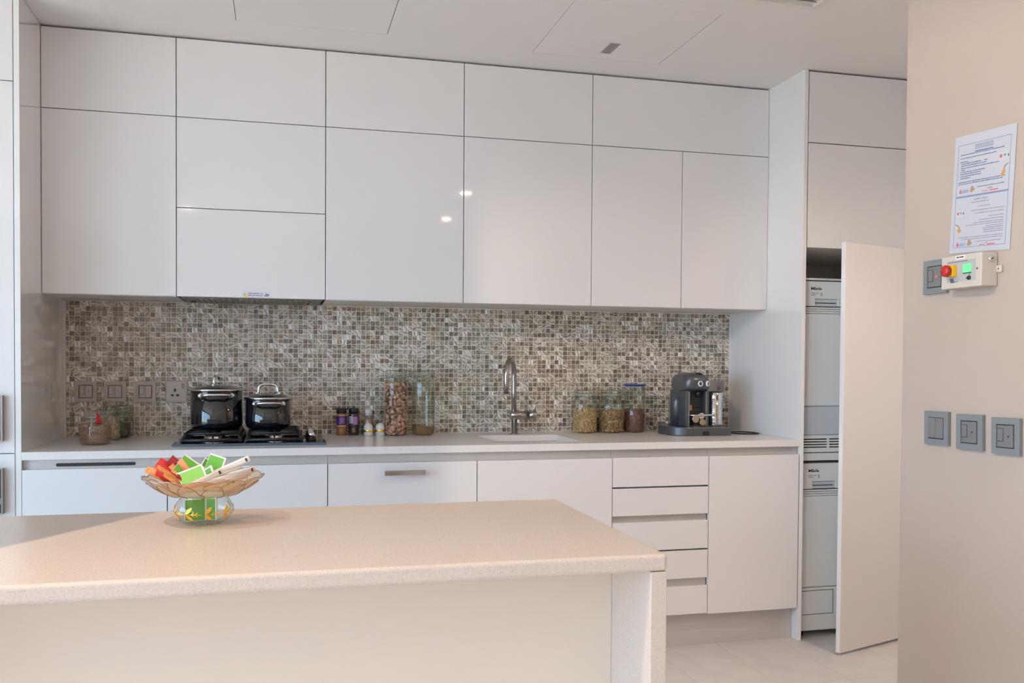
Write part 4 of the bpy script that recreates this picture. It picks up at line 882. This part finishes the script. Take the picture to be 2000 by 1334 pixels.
MB().text('CE', 0.0085, Mg @ Matrix.Translation((-0.0165, -dp - 0.0008, -0.0215)) @ Matrix.Rotation(R(90), 4, 'X')).build('mark_print', m_inkgrey, pn)
Ms = Mg @ Matrix.Translation((0.0545, -dp - 0.0001, 0.002)) @ Matrix.Rotation(R(90), 4, 'X')
G().lathe([(0, 0.0008), (0.0022, 0.0008), (0.0028, 0)], seg=14, M=Ms).build('screw', m_dark, t)
# lock on the end that faces the camera, and a fixing lug
Ml = Mg @ Matrix.Translation((hw + 0.0002, -dp * 0.40, hh * 0.62)) @ Matrix.Rotation(R(90), 4, 'Y')
k = G().lathe([(0, 0.003), (0.0062, 0.003), (0.0078, 0.002), (0.0082, 0)], seg=24, M=Ml).build('lock', m_chrome, t)
G().box(-0.0012, 0.0012, -0.004, 0.004, 0.003, 0.0036, M=Ml @ Matrix.Rotation(R(35), 4, 'Z')).build('keyhole', m_dark, k)
lg = G().box(hw, hw + 0.017, -0.006, -0.0005, -0.0085, 0.0085, bev=0.0015, M=Mg).build('fixing_lug', bpy.data.materials['cream_plastic'], t)
G().lathe([(0, 0.0006), (0.0016, 0.0006), (0.0018, 0)], seg=12, M=Mg @ Matrix.Translation((hw + 0.0075, -0.006, 0)) @ Matrix.Rotation(R(90), 4, 'X')).build('screw', m_dark, lg)

# ------------------------------------------------------------------ notice on the right wall
NYc, NZc = -1.7480, 1.6715
Mn = Mw(NYc, NZc) @ Matrix.Rotation(R(3.2), 4, 'Y'); PW, PH = 0.101, 0.147
t = thing('notice', 'laminated emergency instruction notice taped to the right wall', 'notice', (XW, NYc, NZc))
MB().box(-PW, PW, -0.0016, -0.0008, -PH, PH, M=Mn).build('sheet', m_paper, t)
yo = -0.0018
def ink(name, rects, m_, y=yo):
    mb = MB()
    for x0, x1, za, zb in rects: mb.box(x0, x1, y - 0.00015, y, za, zb, M=Mn)
    return mb.build(name, m_, t)
bw = 0.0011; bx0, bx1, bz0, bz1, bzm = -0.0885, 0.0860, -0.1335, 0.1240, -0.0085
ink('border', [(bx0, bx1, bz1 - bw, bz1), (bx0, bx1, bz0, bz0 + bw), (bx0, bx0 + bw, bz0, bz1), (bx1 - bw, bx1, bz0, bz1), (bx0, bx1, bzm, bzm + 0.0042)], mat('border_ink', (0.20, 0.25, 0.40), 0.6))
Mx = lambda x, z: Mn @ Matrix.Translation((x, yo - 0.0001, z)) @ Matrix.Rotation(R(90), 4, 'X')
MB().text('EMERGENCY INSTRUCTIONS', 0.0066, Mx(0.0, 0.1145), 'CENTER', sx=0.72).build('title', m_ink, t)
ink('title_rule', [(-0.031, 0.031, 0.1122, 0.1130), (-0.031, 0.031, 0.1085, 0.1098), (-0.030, 0.030, 0.1010, 0.1034)], m_ink)
q = random.Random(11)
def line(x0, x1, z, h_=0.0021):
    out = []; x = x0
    while x < x1:
        w_ = q.uniform(0.003, 0.010); e_ = min(x + w_, x1); out.append((x, e_, z, z + h_ * q.uniform(0.8, 1.1))); x = e_ + q.uniform(0.0006, 0.0014)
    return out
L1 = []
for x0, x1, z in ((-0.079, 0.066, 0.0975), (-0.079, 0.040, 0.0890), (-0.079, -0.052, 0.0800), (-0.075, -0.006, 0.0752), (0.003, 0.014, 0.0752), (-0.075, 0.010, 0.0700), (-0.075, 0.052, 0.0643), (-0.075, -0.060, 0.0594),
                  (-0.076, 0.006, 0.0544), (-0.076, -0.006, 0.0493), (-0.076, -0.006, 0.0439), (-0.076, -0.042, 0.0386), (-0.082, 0.073, 0.0293), (-0.082, 0.067, 0.0247)):
    L1 += line(x0, x1, z)
    if -0.077 < x0 < -0.07: L1.append((-0.0845, -0.0832, z, z + 0.002))
ink('text_lines', L1, m_ink)
L2 = []
for x0, x1, z in ((-0.034, 0.025, -0.0245), (-0.010, 0.030, -0.0358), (-0.031, 0.076, -0.0448), (-0.018, 0.076, -0.0523), (0.028, 0.076, -0.0626), (-0.004, 0.076, -0.0693), (-0.023, 0.076, -0.0755), (-0.047, 0.076, -0.0803),
                  (0.021, 0.076, -0.0858), (0.009, 0.076, -0.0906), (0.014, 0.076, -0.0954), (0.014, 0.076, -0.1006), (-0.072, 0.076, -0.1096), (-0.060, 0.076, -0.1145), (-0.010, 0.072, -0.1222), (0.022, 0.030, -0.1265)):
    L2 += line(x0, x1, z, 0.0017)
ink('translated_lines', L2, m_inkgrey)
MB().text('\ufe89\ufead\ufe8d\ufeee\ufec4\ufedf\ufe8d \ufe95\ufe8d\ufee3\ufef4\ufee0\ufecc\ufe97', 0.0068, Mx(-0.002, -0.0175), 'CENTER', bold=0.00008).build('translated_title', m_ink, t)
for zz in (0.0035, -0.1295):
    zb_ = zz
    MB().text('GASCO', 0.0098, Mx(-0.0680, zb_), bold=0.0002, sx=0.70).build('company_name', mat('logo_blue', (0.14, 0.20, 0.50), 0.6) if 'logo_blue' not in bpy.data.materials else bpy.data.materials['logo_blue'], t)
    mb = MB(); mb.prism([(-0.0765, zb_ + 0.001), (-0.0735, zb_ - 0.002), (-0.0700, zb_ - 0.0005), (-0.0692, zb_ + 0.003), (-0.0712, zb_ + 0.0062), (-0.0722, zb_ + 0.0105), (-0.0752, zb_ + 0.0072), (-0.0770, zb_ + 0.004)], 'Y', yo - 0.0002, yo, M=Mn)
    mb.build('flame_mark', m_redink, t)
    MB().prism([(-0.0735, zb_ + 0.0008), (-0.0712, zb_ + 0.001), (-0.0706, zb_ + 0.003), (-0.0722, zb_ + 0.0048), (-0.0738, zb_ + 0.003)], 'Y', yo - 0.0003, yo - 0.0002, M=Mn).build('flame_core', bpy.data.materials['logo_blue'], t)
    MB().prism([(-0.0318 + 0.0082 * math.cos(a * 0.3927), zb_ + 0.0042 + 0.0042 * math.sin(a * 0.3927) + 0.0022 * math.cos(a * 0.3927)) for a in range(16)], 'Y', yo - 0.0002, yo, M=Mn).build('bowl_mark', mat('mark_brown', (0.42, 0.25, 0.12), 0.6), t)
    MB().text('JET', 0.0078, Mx(-0.0372, zb_ + 0.0078), bold=0.0002, shear=0.2, sx=0.8).build('mark_letters', mat('mark_dark', (0.08, 0.05, 0.05), 0.6), t)
    MB().text('HOTLINE', 0.0048, Mx(0.002, zb_ - 0.0045 if zz > 0 else zb_ - 0.002), bold=0.0001, sx=0.9).build('hotline', m_redink, t)
    ink('hotline_number', line(0.027, 0.054, (zb_ - 0.0045 if zz > 0 else zb_ - 0.002), 0.0030), m_redink)
ink('closing_lines', line(-0.016, 0.071, 0.0125, 0.0018) + line(0.020, 0.034, 0.0055, 0.0018), m_ink)
def picture(x, z, sc):
    ink('device_picture', [(x - 0.016 * sc, x + 0.016 * sc, z - 0.0095 * sc, z + 0.0095 * sc)], mat('pic_grey', (0.50, 0.54, 0.56), 0.5), yo + 0.0001)
    mb = MB(); mb.prism([(x - 0.0085 * sc + 0.0042 * sc * math.cos(a * 0.524), z + 0.001 + 0.0042 * sc * math.sin(a * 0.524)) for a in range(12)], 'Y', yo - 0.0003, yo - 0.0001, M=Mn); mb.build('device_button', m_redink, t)
    ink('device_display', [(x + 0.0005, x + 0.007 * sc, z, z + 0.0045 * sc)], mat('pic_green', (0.10, 0.35, 0.25), 0.5), yo - 0.0002)
    ink('device_lock', [(x + 0.0135 * sc, x + 0.0165 * sc, z - 0.002, z + 0.003)], m_blackink, yo - 0.0002)
picture(0.0650, 0.0760, 1.0); picture(-0.0700, -0.0485, 0.82)
mb = MB(); mb.prism([(0.0830, 0.0590), (0.0835, 0.0575), (0.0730, 0.0520), (0.0690, 0.0440), (0.0665, 0.0455), (0.0710, 0.0545)], 'Y', yo - 0.0002, yo, M=Mn).build('lever_picture', mat('pic_lever', (0.36, 0.22, 0.10), 0.5), t)
MB().prism([(0.0600, 0.0290), (0.0650, 0.0275), (0.0735, 0.0375), (0.0725, 0.0430), (0.0665, 0.0455), (0.0595, 0.0350)], 'Y', yo - 0.0003, yo - 0.0001, M=Mn).build('valve_picture', mat('pic_brass', (0.55, 0.28, 0.08), 0.5), t)
MB().prism([(-0.0855, -0.0735), (-0.0850, -0.0760), (-0.0755, -0.0790), (-0.0705, -0.0855), (-0.0680, -0.0840), (-0.0745, -0.0760)], 'Y', yo - 0.0002, yo, M=Mn).build('lever_picture', mat('pic_lever2', (0.30, 0.26, 0.10), 0.5), t)
MB().prism([(-0.0775, -0.0900), (-0.0725, -0.0960), (-0.0640, -0.0940), (-0.0635, -0.0885), (-0.0690, -0.0850), (-0.0765, -0.0865)], 'Y', yo - 0.0003, yo - 0.0001, M=Mn).build('valve_picture', bpy.data.materials['pic_brass'], t)

# ------------------------------------------------------------------ glass fruit stand with sachets, on the island
CX, CY, CZ = -0.3365, -1.673, ZC + 0.0004
t = thing('glass_stand', 'amber scalloped glass dish on a round clear foot with gold leaves', 'dish', (CX, CY, CZ))
MB().lathe([(0, 0.004), (0.020, 0.003), (0.036, 0.0), (0.040, 0.002), (0.052, 0.012), (0.0592, 0.026), (0.0580, 0.038), (0.050, 0.050), (0.0465, 0.0545), (0.0465, 0.0585)], seg=56).build('foot', m_glass, t, **L)
vb = [(0.052, 0.012), (0.0592, 0.026), (0.0580, 0.038), (0.050, 0.050)]
def vr(z):
    for (r1, z1), (r2, z2) in zip(vb, vb[1:]):
        if z1 <= z <= z2: return r1 + (r2 - r1) * (z - z1) / (z2 - z1) + 0.0011
    return vb[-1][0]
mb = MB(); fa = math.atan2(-3.658 - CY, -0.187 - CX)
def leaf(a0, z0, ln, wd, an):
    n_ = 8; ca, sa = math.cos(an), math.sin(an); prev = None
    for k in range(n_ + 1):
        s_ = k / n_; hw_ = wd * math.sin(math.pi * s_) ** 0.8
        P = []
        for sg in (-1, 1):
            u_, v_ = ln * s_ * ca - sg * hw_ * sa, ln * s_ * sa + sg * hw_ * ca
            z_ = z0 + v_; a_ = fa + a0 + u_ / 0.058; r_ = vr(z_)
            P.append(mb.bm.verts.new((r_ * math.cos(a_), r_ * math.sin(a_), z_)))
        if prev: mb.bm.faces.new((prev[0], prev[1], P[1], P[0]))
        prev = P
for k in range(8):
    a0 = -1.95 + k * 0.66
    leaf(a0, 0.0275, 0.019, 0.0036, 0.82); leaf(a0, 0.0265, 0.019, 0.0036, -0.72)
    for q_ in (0.012, 0.019): leaf(a0 + q_ / 0.058, 0.027, 0.008, 0.0007, 0.7); leaf(a0 + q_ / 0.058, 0.027, 0.008, 0.0007, -0.7)
    leaf(a0, 0.027, 0.036, 0.0005, 0.0)
mb.build('gold_leaf_band', m_gold, t, normals=False, **L)
def dish_r(a, s_):
    return (0.0470 + (0.1180 - 0.0470) * s_) * (1 + 0.020 * s_ * abs(math.cos(6 * a)) )
def dish_z(a, s_): return 0.0585 + 0.0365 * s_ ** 1.9 + 0.0045 * s_ ** 3 * abs(math.cos(6 * a))
bmd = MB(); na, ns = 96, 10; rows = []
for k in range(ns + 1):
    s_ = k / ns; rows.append([bmd.bm.verts.new((dish_r(6.2832 * i / na, s_) * math.cos(6.2832 * i / na), dish_r(6.2832 * i / na, s_) * math.sin(6.2832 * i / na), dish_z(6.2832 * i / na, s_))) for i in range(na)])
for k in range(ns):
    for i in range(na):
        f = bmd.bm.faces.new((rows[k][i], rows[k][(i + 1) % na], rows[k + 1][(i + 1) % na], rows[k + 1][i])); f.smooth = True
bmd.build('dish', m_amber, t, **L)
rim = MB(); rim.tube([(dish_r(6.2832 * i / na, 1) * math.cos(6.2832 * i / na), dish_r(6.2832 * i / na, 1) * math.sin(6.2832 * i / na), dish_z(6.2832 * i / na, 1)) for i in range(na)], 0.0013, 6, closed=True)
rim.build('rim', glass('amber_rim', (0.80, 0.50, 0.25), 0.25), t, **L)
rb = MB()
for k in range(12):
    a0 = math.pi / 12 + k * math.pi / 6; P = []
    for i in range(13):
        u_ = -1 + i / 6; a_ = a0 + u_ * math.pi / 12; s_ = 0.50 + 0.42 * (1 - u_ * u_); P.append((dish_r(a_, s_) * math.cos(a_), dish_r(a_, s_) * math.sin(a_), dish_z(a_, s_) - 0.0008))
    rb.tube(P, 0.0009, 5)
    P = []
    for i in range(7):
        s_ = 0.12 + 0.42 * i / 6; a_ = a0 - math.pi / 12 + 0.10 * math.sin(math.pi * i / 6); P.append((dish_r(a_, s_) * math.cos(a_), dish_r(a_, s_) * math.sin(a_), dish_z(a_, s_) - 0.0008))
    rb.tube(P, 0.0008, 5)
rb.build('petal_relief', glass('amber_relief', (0.72, 0.50, 0.32), 0.2), t, **L)
def packet(name, lab, cat, grp, pos, w_, h_, th, rot, body, edge=None, edge_w=0.0028, tip=None, pillow=0.0):
    o = thing(name, lab, cat, Vector((CX, CY, CZ)) + Vector(pos), group=grp); o.rotation_euler = [R(v) for v in rot]
    if pillow:
        mb = MB(); n_ = 6; rr = {}
        for sg in (-1, 1):
            for i in range(n_ + 1):
                for j in range(n_ + 1):
                    u_, v_ = -1 + 2 * i / n_, -1 + 2 * j / n_
                    rr[sg, i, j] = mb.bm.verts.new((u_ * w_ / 2, sg * (th / 2) * ((1 - u_ ** 4) * (1 - v_ ** 4)) ** 0.6 + 0.0003 * sg, v_ * h_ / 2))
            for i in range(n_):
                for j in range(n_):
                    f = mb.bm.faces.new((rr[sg, i, j], rr[sg, i + 1, j], rr[sg, i + 1, j + 1], rr[sg, i, j + 1])); f.smooth = True
        mb.build('wrapper', body, o, local=True)
    else: MB().box(-w_ / 2, w_ / 2, -th / 2, th / 2, -h_ / 2, h_ / 2, bev=0.0004, seg=1).build('wrapper', body, o, local=True)
    if edge:
        MB().holed(-w_ / 2 - 0.0003, w_ / 2 + 0.0003, -h_ / 2 - 0.0003, h_ / 2 + 0.0003, -th / 2 - 0.0003, th / 2 + 0.0003, [(-w_ / 2 + 0.0005, w_ / 2 - edge_w, -h_ / 2 + 0.0005, h_ / 2 - edge_w)], axis='Y').build('white_edge', edge, o, local=True)
    if tip: MB().box(w_ / 2 - 0.0085, w_ / 2 - 0.005, -th / 2 - 0.0004, th / 2 + 0.0004, -h_ / 2 + 0.003, h_ / 2 - 0.003).build('dark_mark', m_blackink, o, local=True)
    return o
gg = 'green tea sachets'
for pos, rot, w_, h_, lab in (((-0.030, -0.010, 0.113), (-14, 38, 4), 0.048, 0.044, 'green sachet standing upright at the left of the green ones'), ((-0.019, -0.044, 0.1040), (-38, -20, 10), 0.050, 0.034, 'green sachet leaning forward in front of the other green ones'),
                              ((0.021, -0.004, 0.117), (-8, 18, -14), 0.034, 0.048, 'green sachet standing tallest, right of centre in the dish'), ((0.006, 0.030, 0.106), (-6, 32, 20), 0.036, 0.042, 'green sachet half hidden behind the other green ones'),
                              ((0.010, -0.020, 0.099), (-15, -30, -30), 0.030, 0.036, 'narrow green sachet between the white sticks and the tallest green one'), ((0.048, 0.030, 0.097), (-10, -68, 10), 0.030, 0.034, 'green sachet peeping out behind the white sticks')):
    packet('tea_sachet', lab, 'sachet', gg, pos, w_, h_, 0.003, rot, m_green, m_whitepaper)
for pos, rot, lab in (((-0.016, -0.004, 0.030), (0, 0, 12), 'added green sachet standing in for refraction in the glass foot, the wider left one'), ((0.014, 0.004, 0.030), (0, 0, -38), 'added green sachet standing in for refraction in the glass foot, the narrow right one')):
    packet('tea_sachet', lab, 'sachet', 'added sachets for the refracted green', pos, 0.042 if pos[0] < 0 else 0.030, 0.046, 0.003, rot, m_green, m_whitepaper, 0.003)  # added inside the foot to imitate green refracted from the sachets above
gs = 'white sugar sticks'
st = [((0.040, -0.010, 0.112), (10, -24, -8), 0.112), ((0.052, -0.022, 0.102), (25, -13, 4), 0.104), ((0.016, -0.050, 0.093), (35, -13, -2), 0.104), ((0.048, -0.036, 0.097), (45, -10, 8), 0.096), ((0.056, -0.006, 0.100), (40, -12, -14), 0.096),
      ((0.046, -0.052, 0.093), (60, -9, 12), 0.084), ((0.036, 0.014, 0.098), (50, -14, -24), 0.104), ((0.004, -0.062, 0.090), (50, -7, -6), 0.086), ((0.058, 0.022, 0.100), (50, -12, 30), 0.082), ((0.030, -0.028, 0.101), (30, -16, 14), 0.100), ((0.004, -0.058, 0.098), (20, -24, 8), 0.080)]
sl = ['white sugar stick propped highest, pointing up to the right', 'white sugar stick with a dark end mark near the right rim', 'white sugar stick lying at the front with its end near the red packets', 'white sugar stick lying flat just inside the right front rim',
      'white sugar stick in the middle of the right-hand heap', 'white sugar stick lowest at the front right of the dish', 'white sugar stick angled back beneath the highest one', 'white sugar stick along the front rim at the centre',
      'white sugar stick across the back of the heap', 'white sugar stick on top of the heap, just below the propped one', 'white sugar stick crossing in front of the lowest green sachet']
for (pos, rot, ln), lab in zip(st, sl): packet('sugar_stick', lab, 'sachet', gs, pos, ln, 0.0130, 0.004, rot, m_whitepaper, tip=('propped highest' in lab or 'dark end' in lab or 'crossing' in lab), pillow=1)
gr = 'red and orange sachets'
rs = [((-0.090, -0.012, 0.107), (-62, 24, 6), 0.044, 0.015, 'o'), ((-0.084, -0.026, 0.104), (-48, 30, 12), 0.046, 0.018, 'p'), ((-0.068, 0.000, 0.117), (-40, 30, 4), 0.048, 0.024, 'r'), ((-0.068, -0.020, 0.108), (-60, 36, 14), 0.050, 0.015, 'o'),
      ((-0.050, 0.004, 0.119), (-30, 42, 8), 0.046, 0.022, 'd'), ((-0.048, -0.014, 0.106), (-44, 48, -2), 0.046, 0.014, 'o'), ((-0.033, -0.012, 0.114), (-20, 55, 0), 0.046, 0.013, 'p'), ((-0.036, -0.040, 0.098), (-55, 34, 20), 0.030, 0.020, 'd'),
      ((-0.070, -0.036, 0.101), (-55, 32, 18), 0.044, 0.018, 'r'), ((-0.094, 0.006, 0.106), (-50, 22, -6), 0.040, 0.018, 'p'), ((-0.056, -0.046, 0.097), (-52, 36, 24), 0.044, 0.017, 'o'), ((-0.080, 0.016, 0.110), (-40, 26, -10), 0.040, 0.020, 'r')]
rl = ['orange sachet at the far left edge of the dish', 'pale orange sachet second from the left edge of the dish', 'bright red sachet rising highest at the left of the dish', 'orange sachet in the middle of the left-hand fan', 'dark red sachet standing behind the orange ones',
      'orange sachet tilted up beside the green ones', 'narrow pale orange sachet against the left green sachet', 'dark red sachet at the front between sticks and fan', 'red sachet lying low in the left-hand fan', 'pale orange sachet behind the far left one',
      'orange sachet lying lowest along the front rim on the left', 'red sachet at the back of the left-hand fan']
m_sach = {'r': m_red, 'o': m_orange, 'd': mat('dark_red_foil', (0.33, 0.015, 0.025), 0.3), 'p': noisy('pale_orange_foil', (0.78, 0.42, 0.20), (0.70, 0.22, 0.10), 70, 0.35)}
for (pos, rot, w_, h_, c), lab in zip(rs, rl): packet('sauce_sachet', lab, 'sachet', gr, pos, w_, h_, 0.004, rot, m_sach[c], pillow=1)
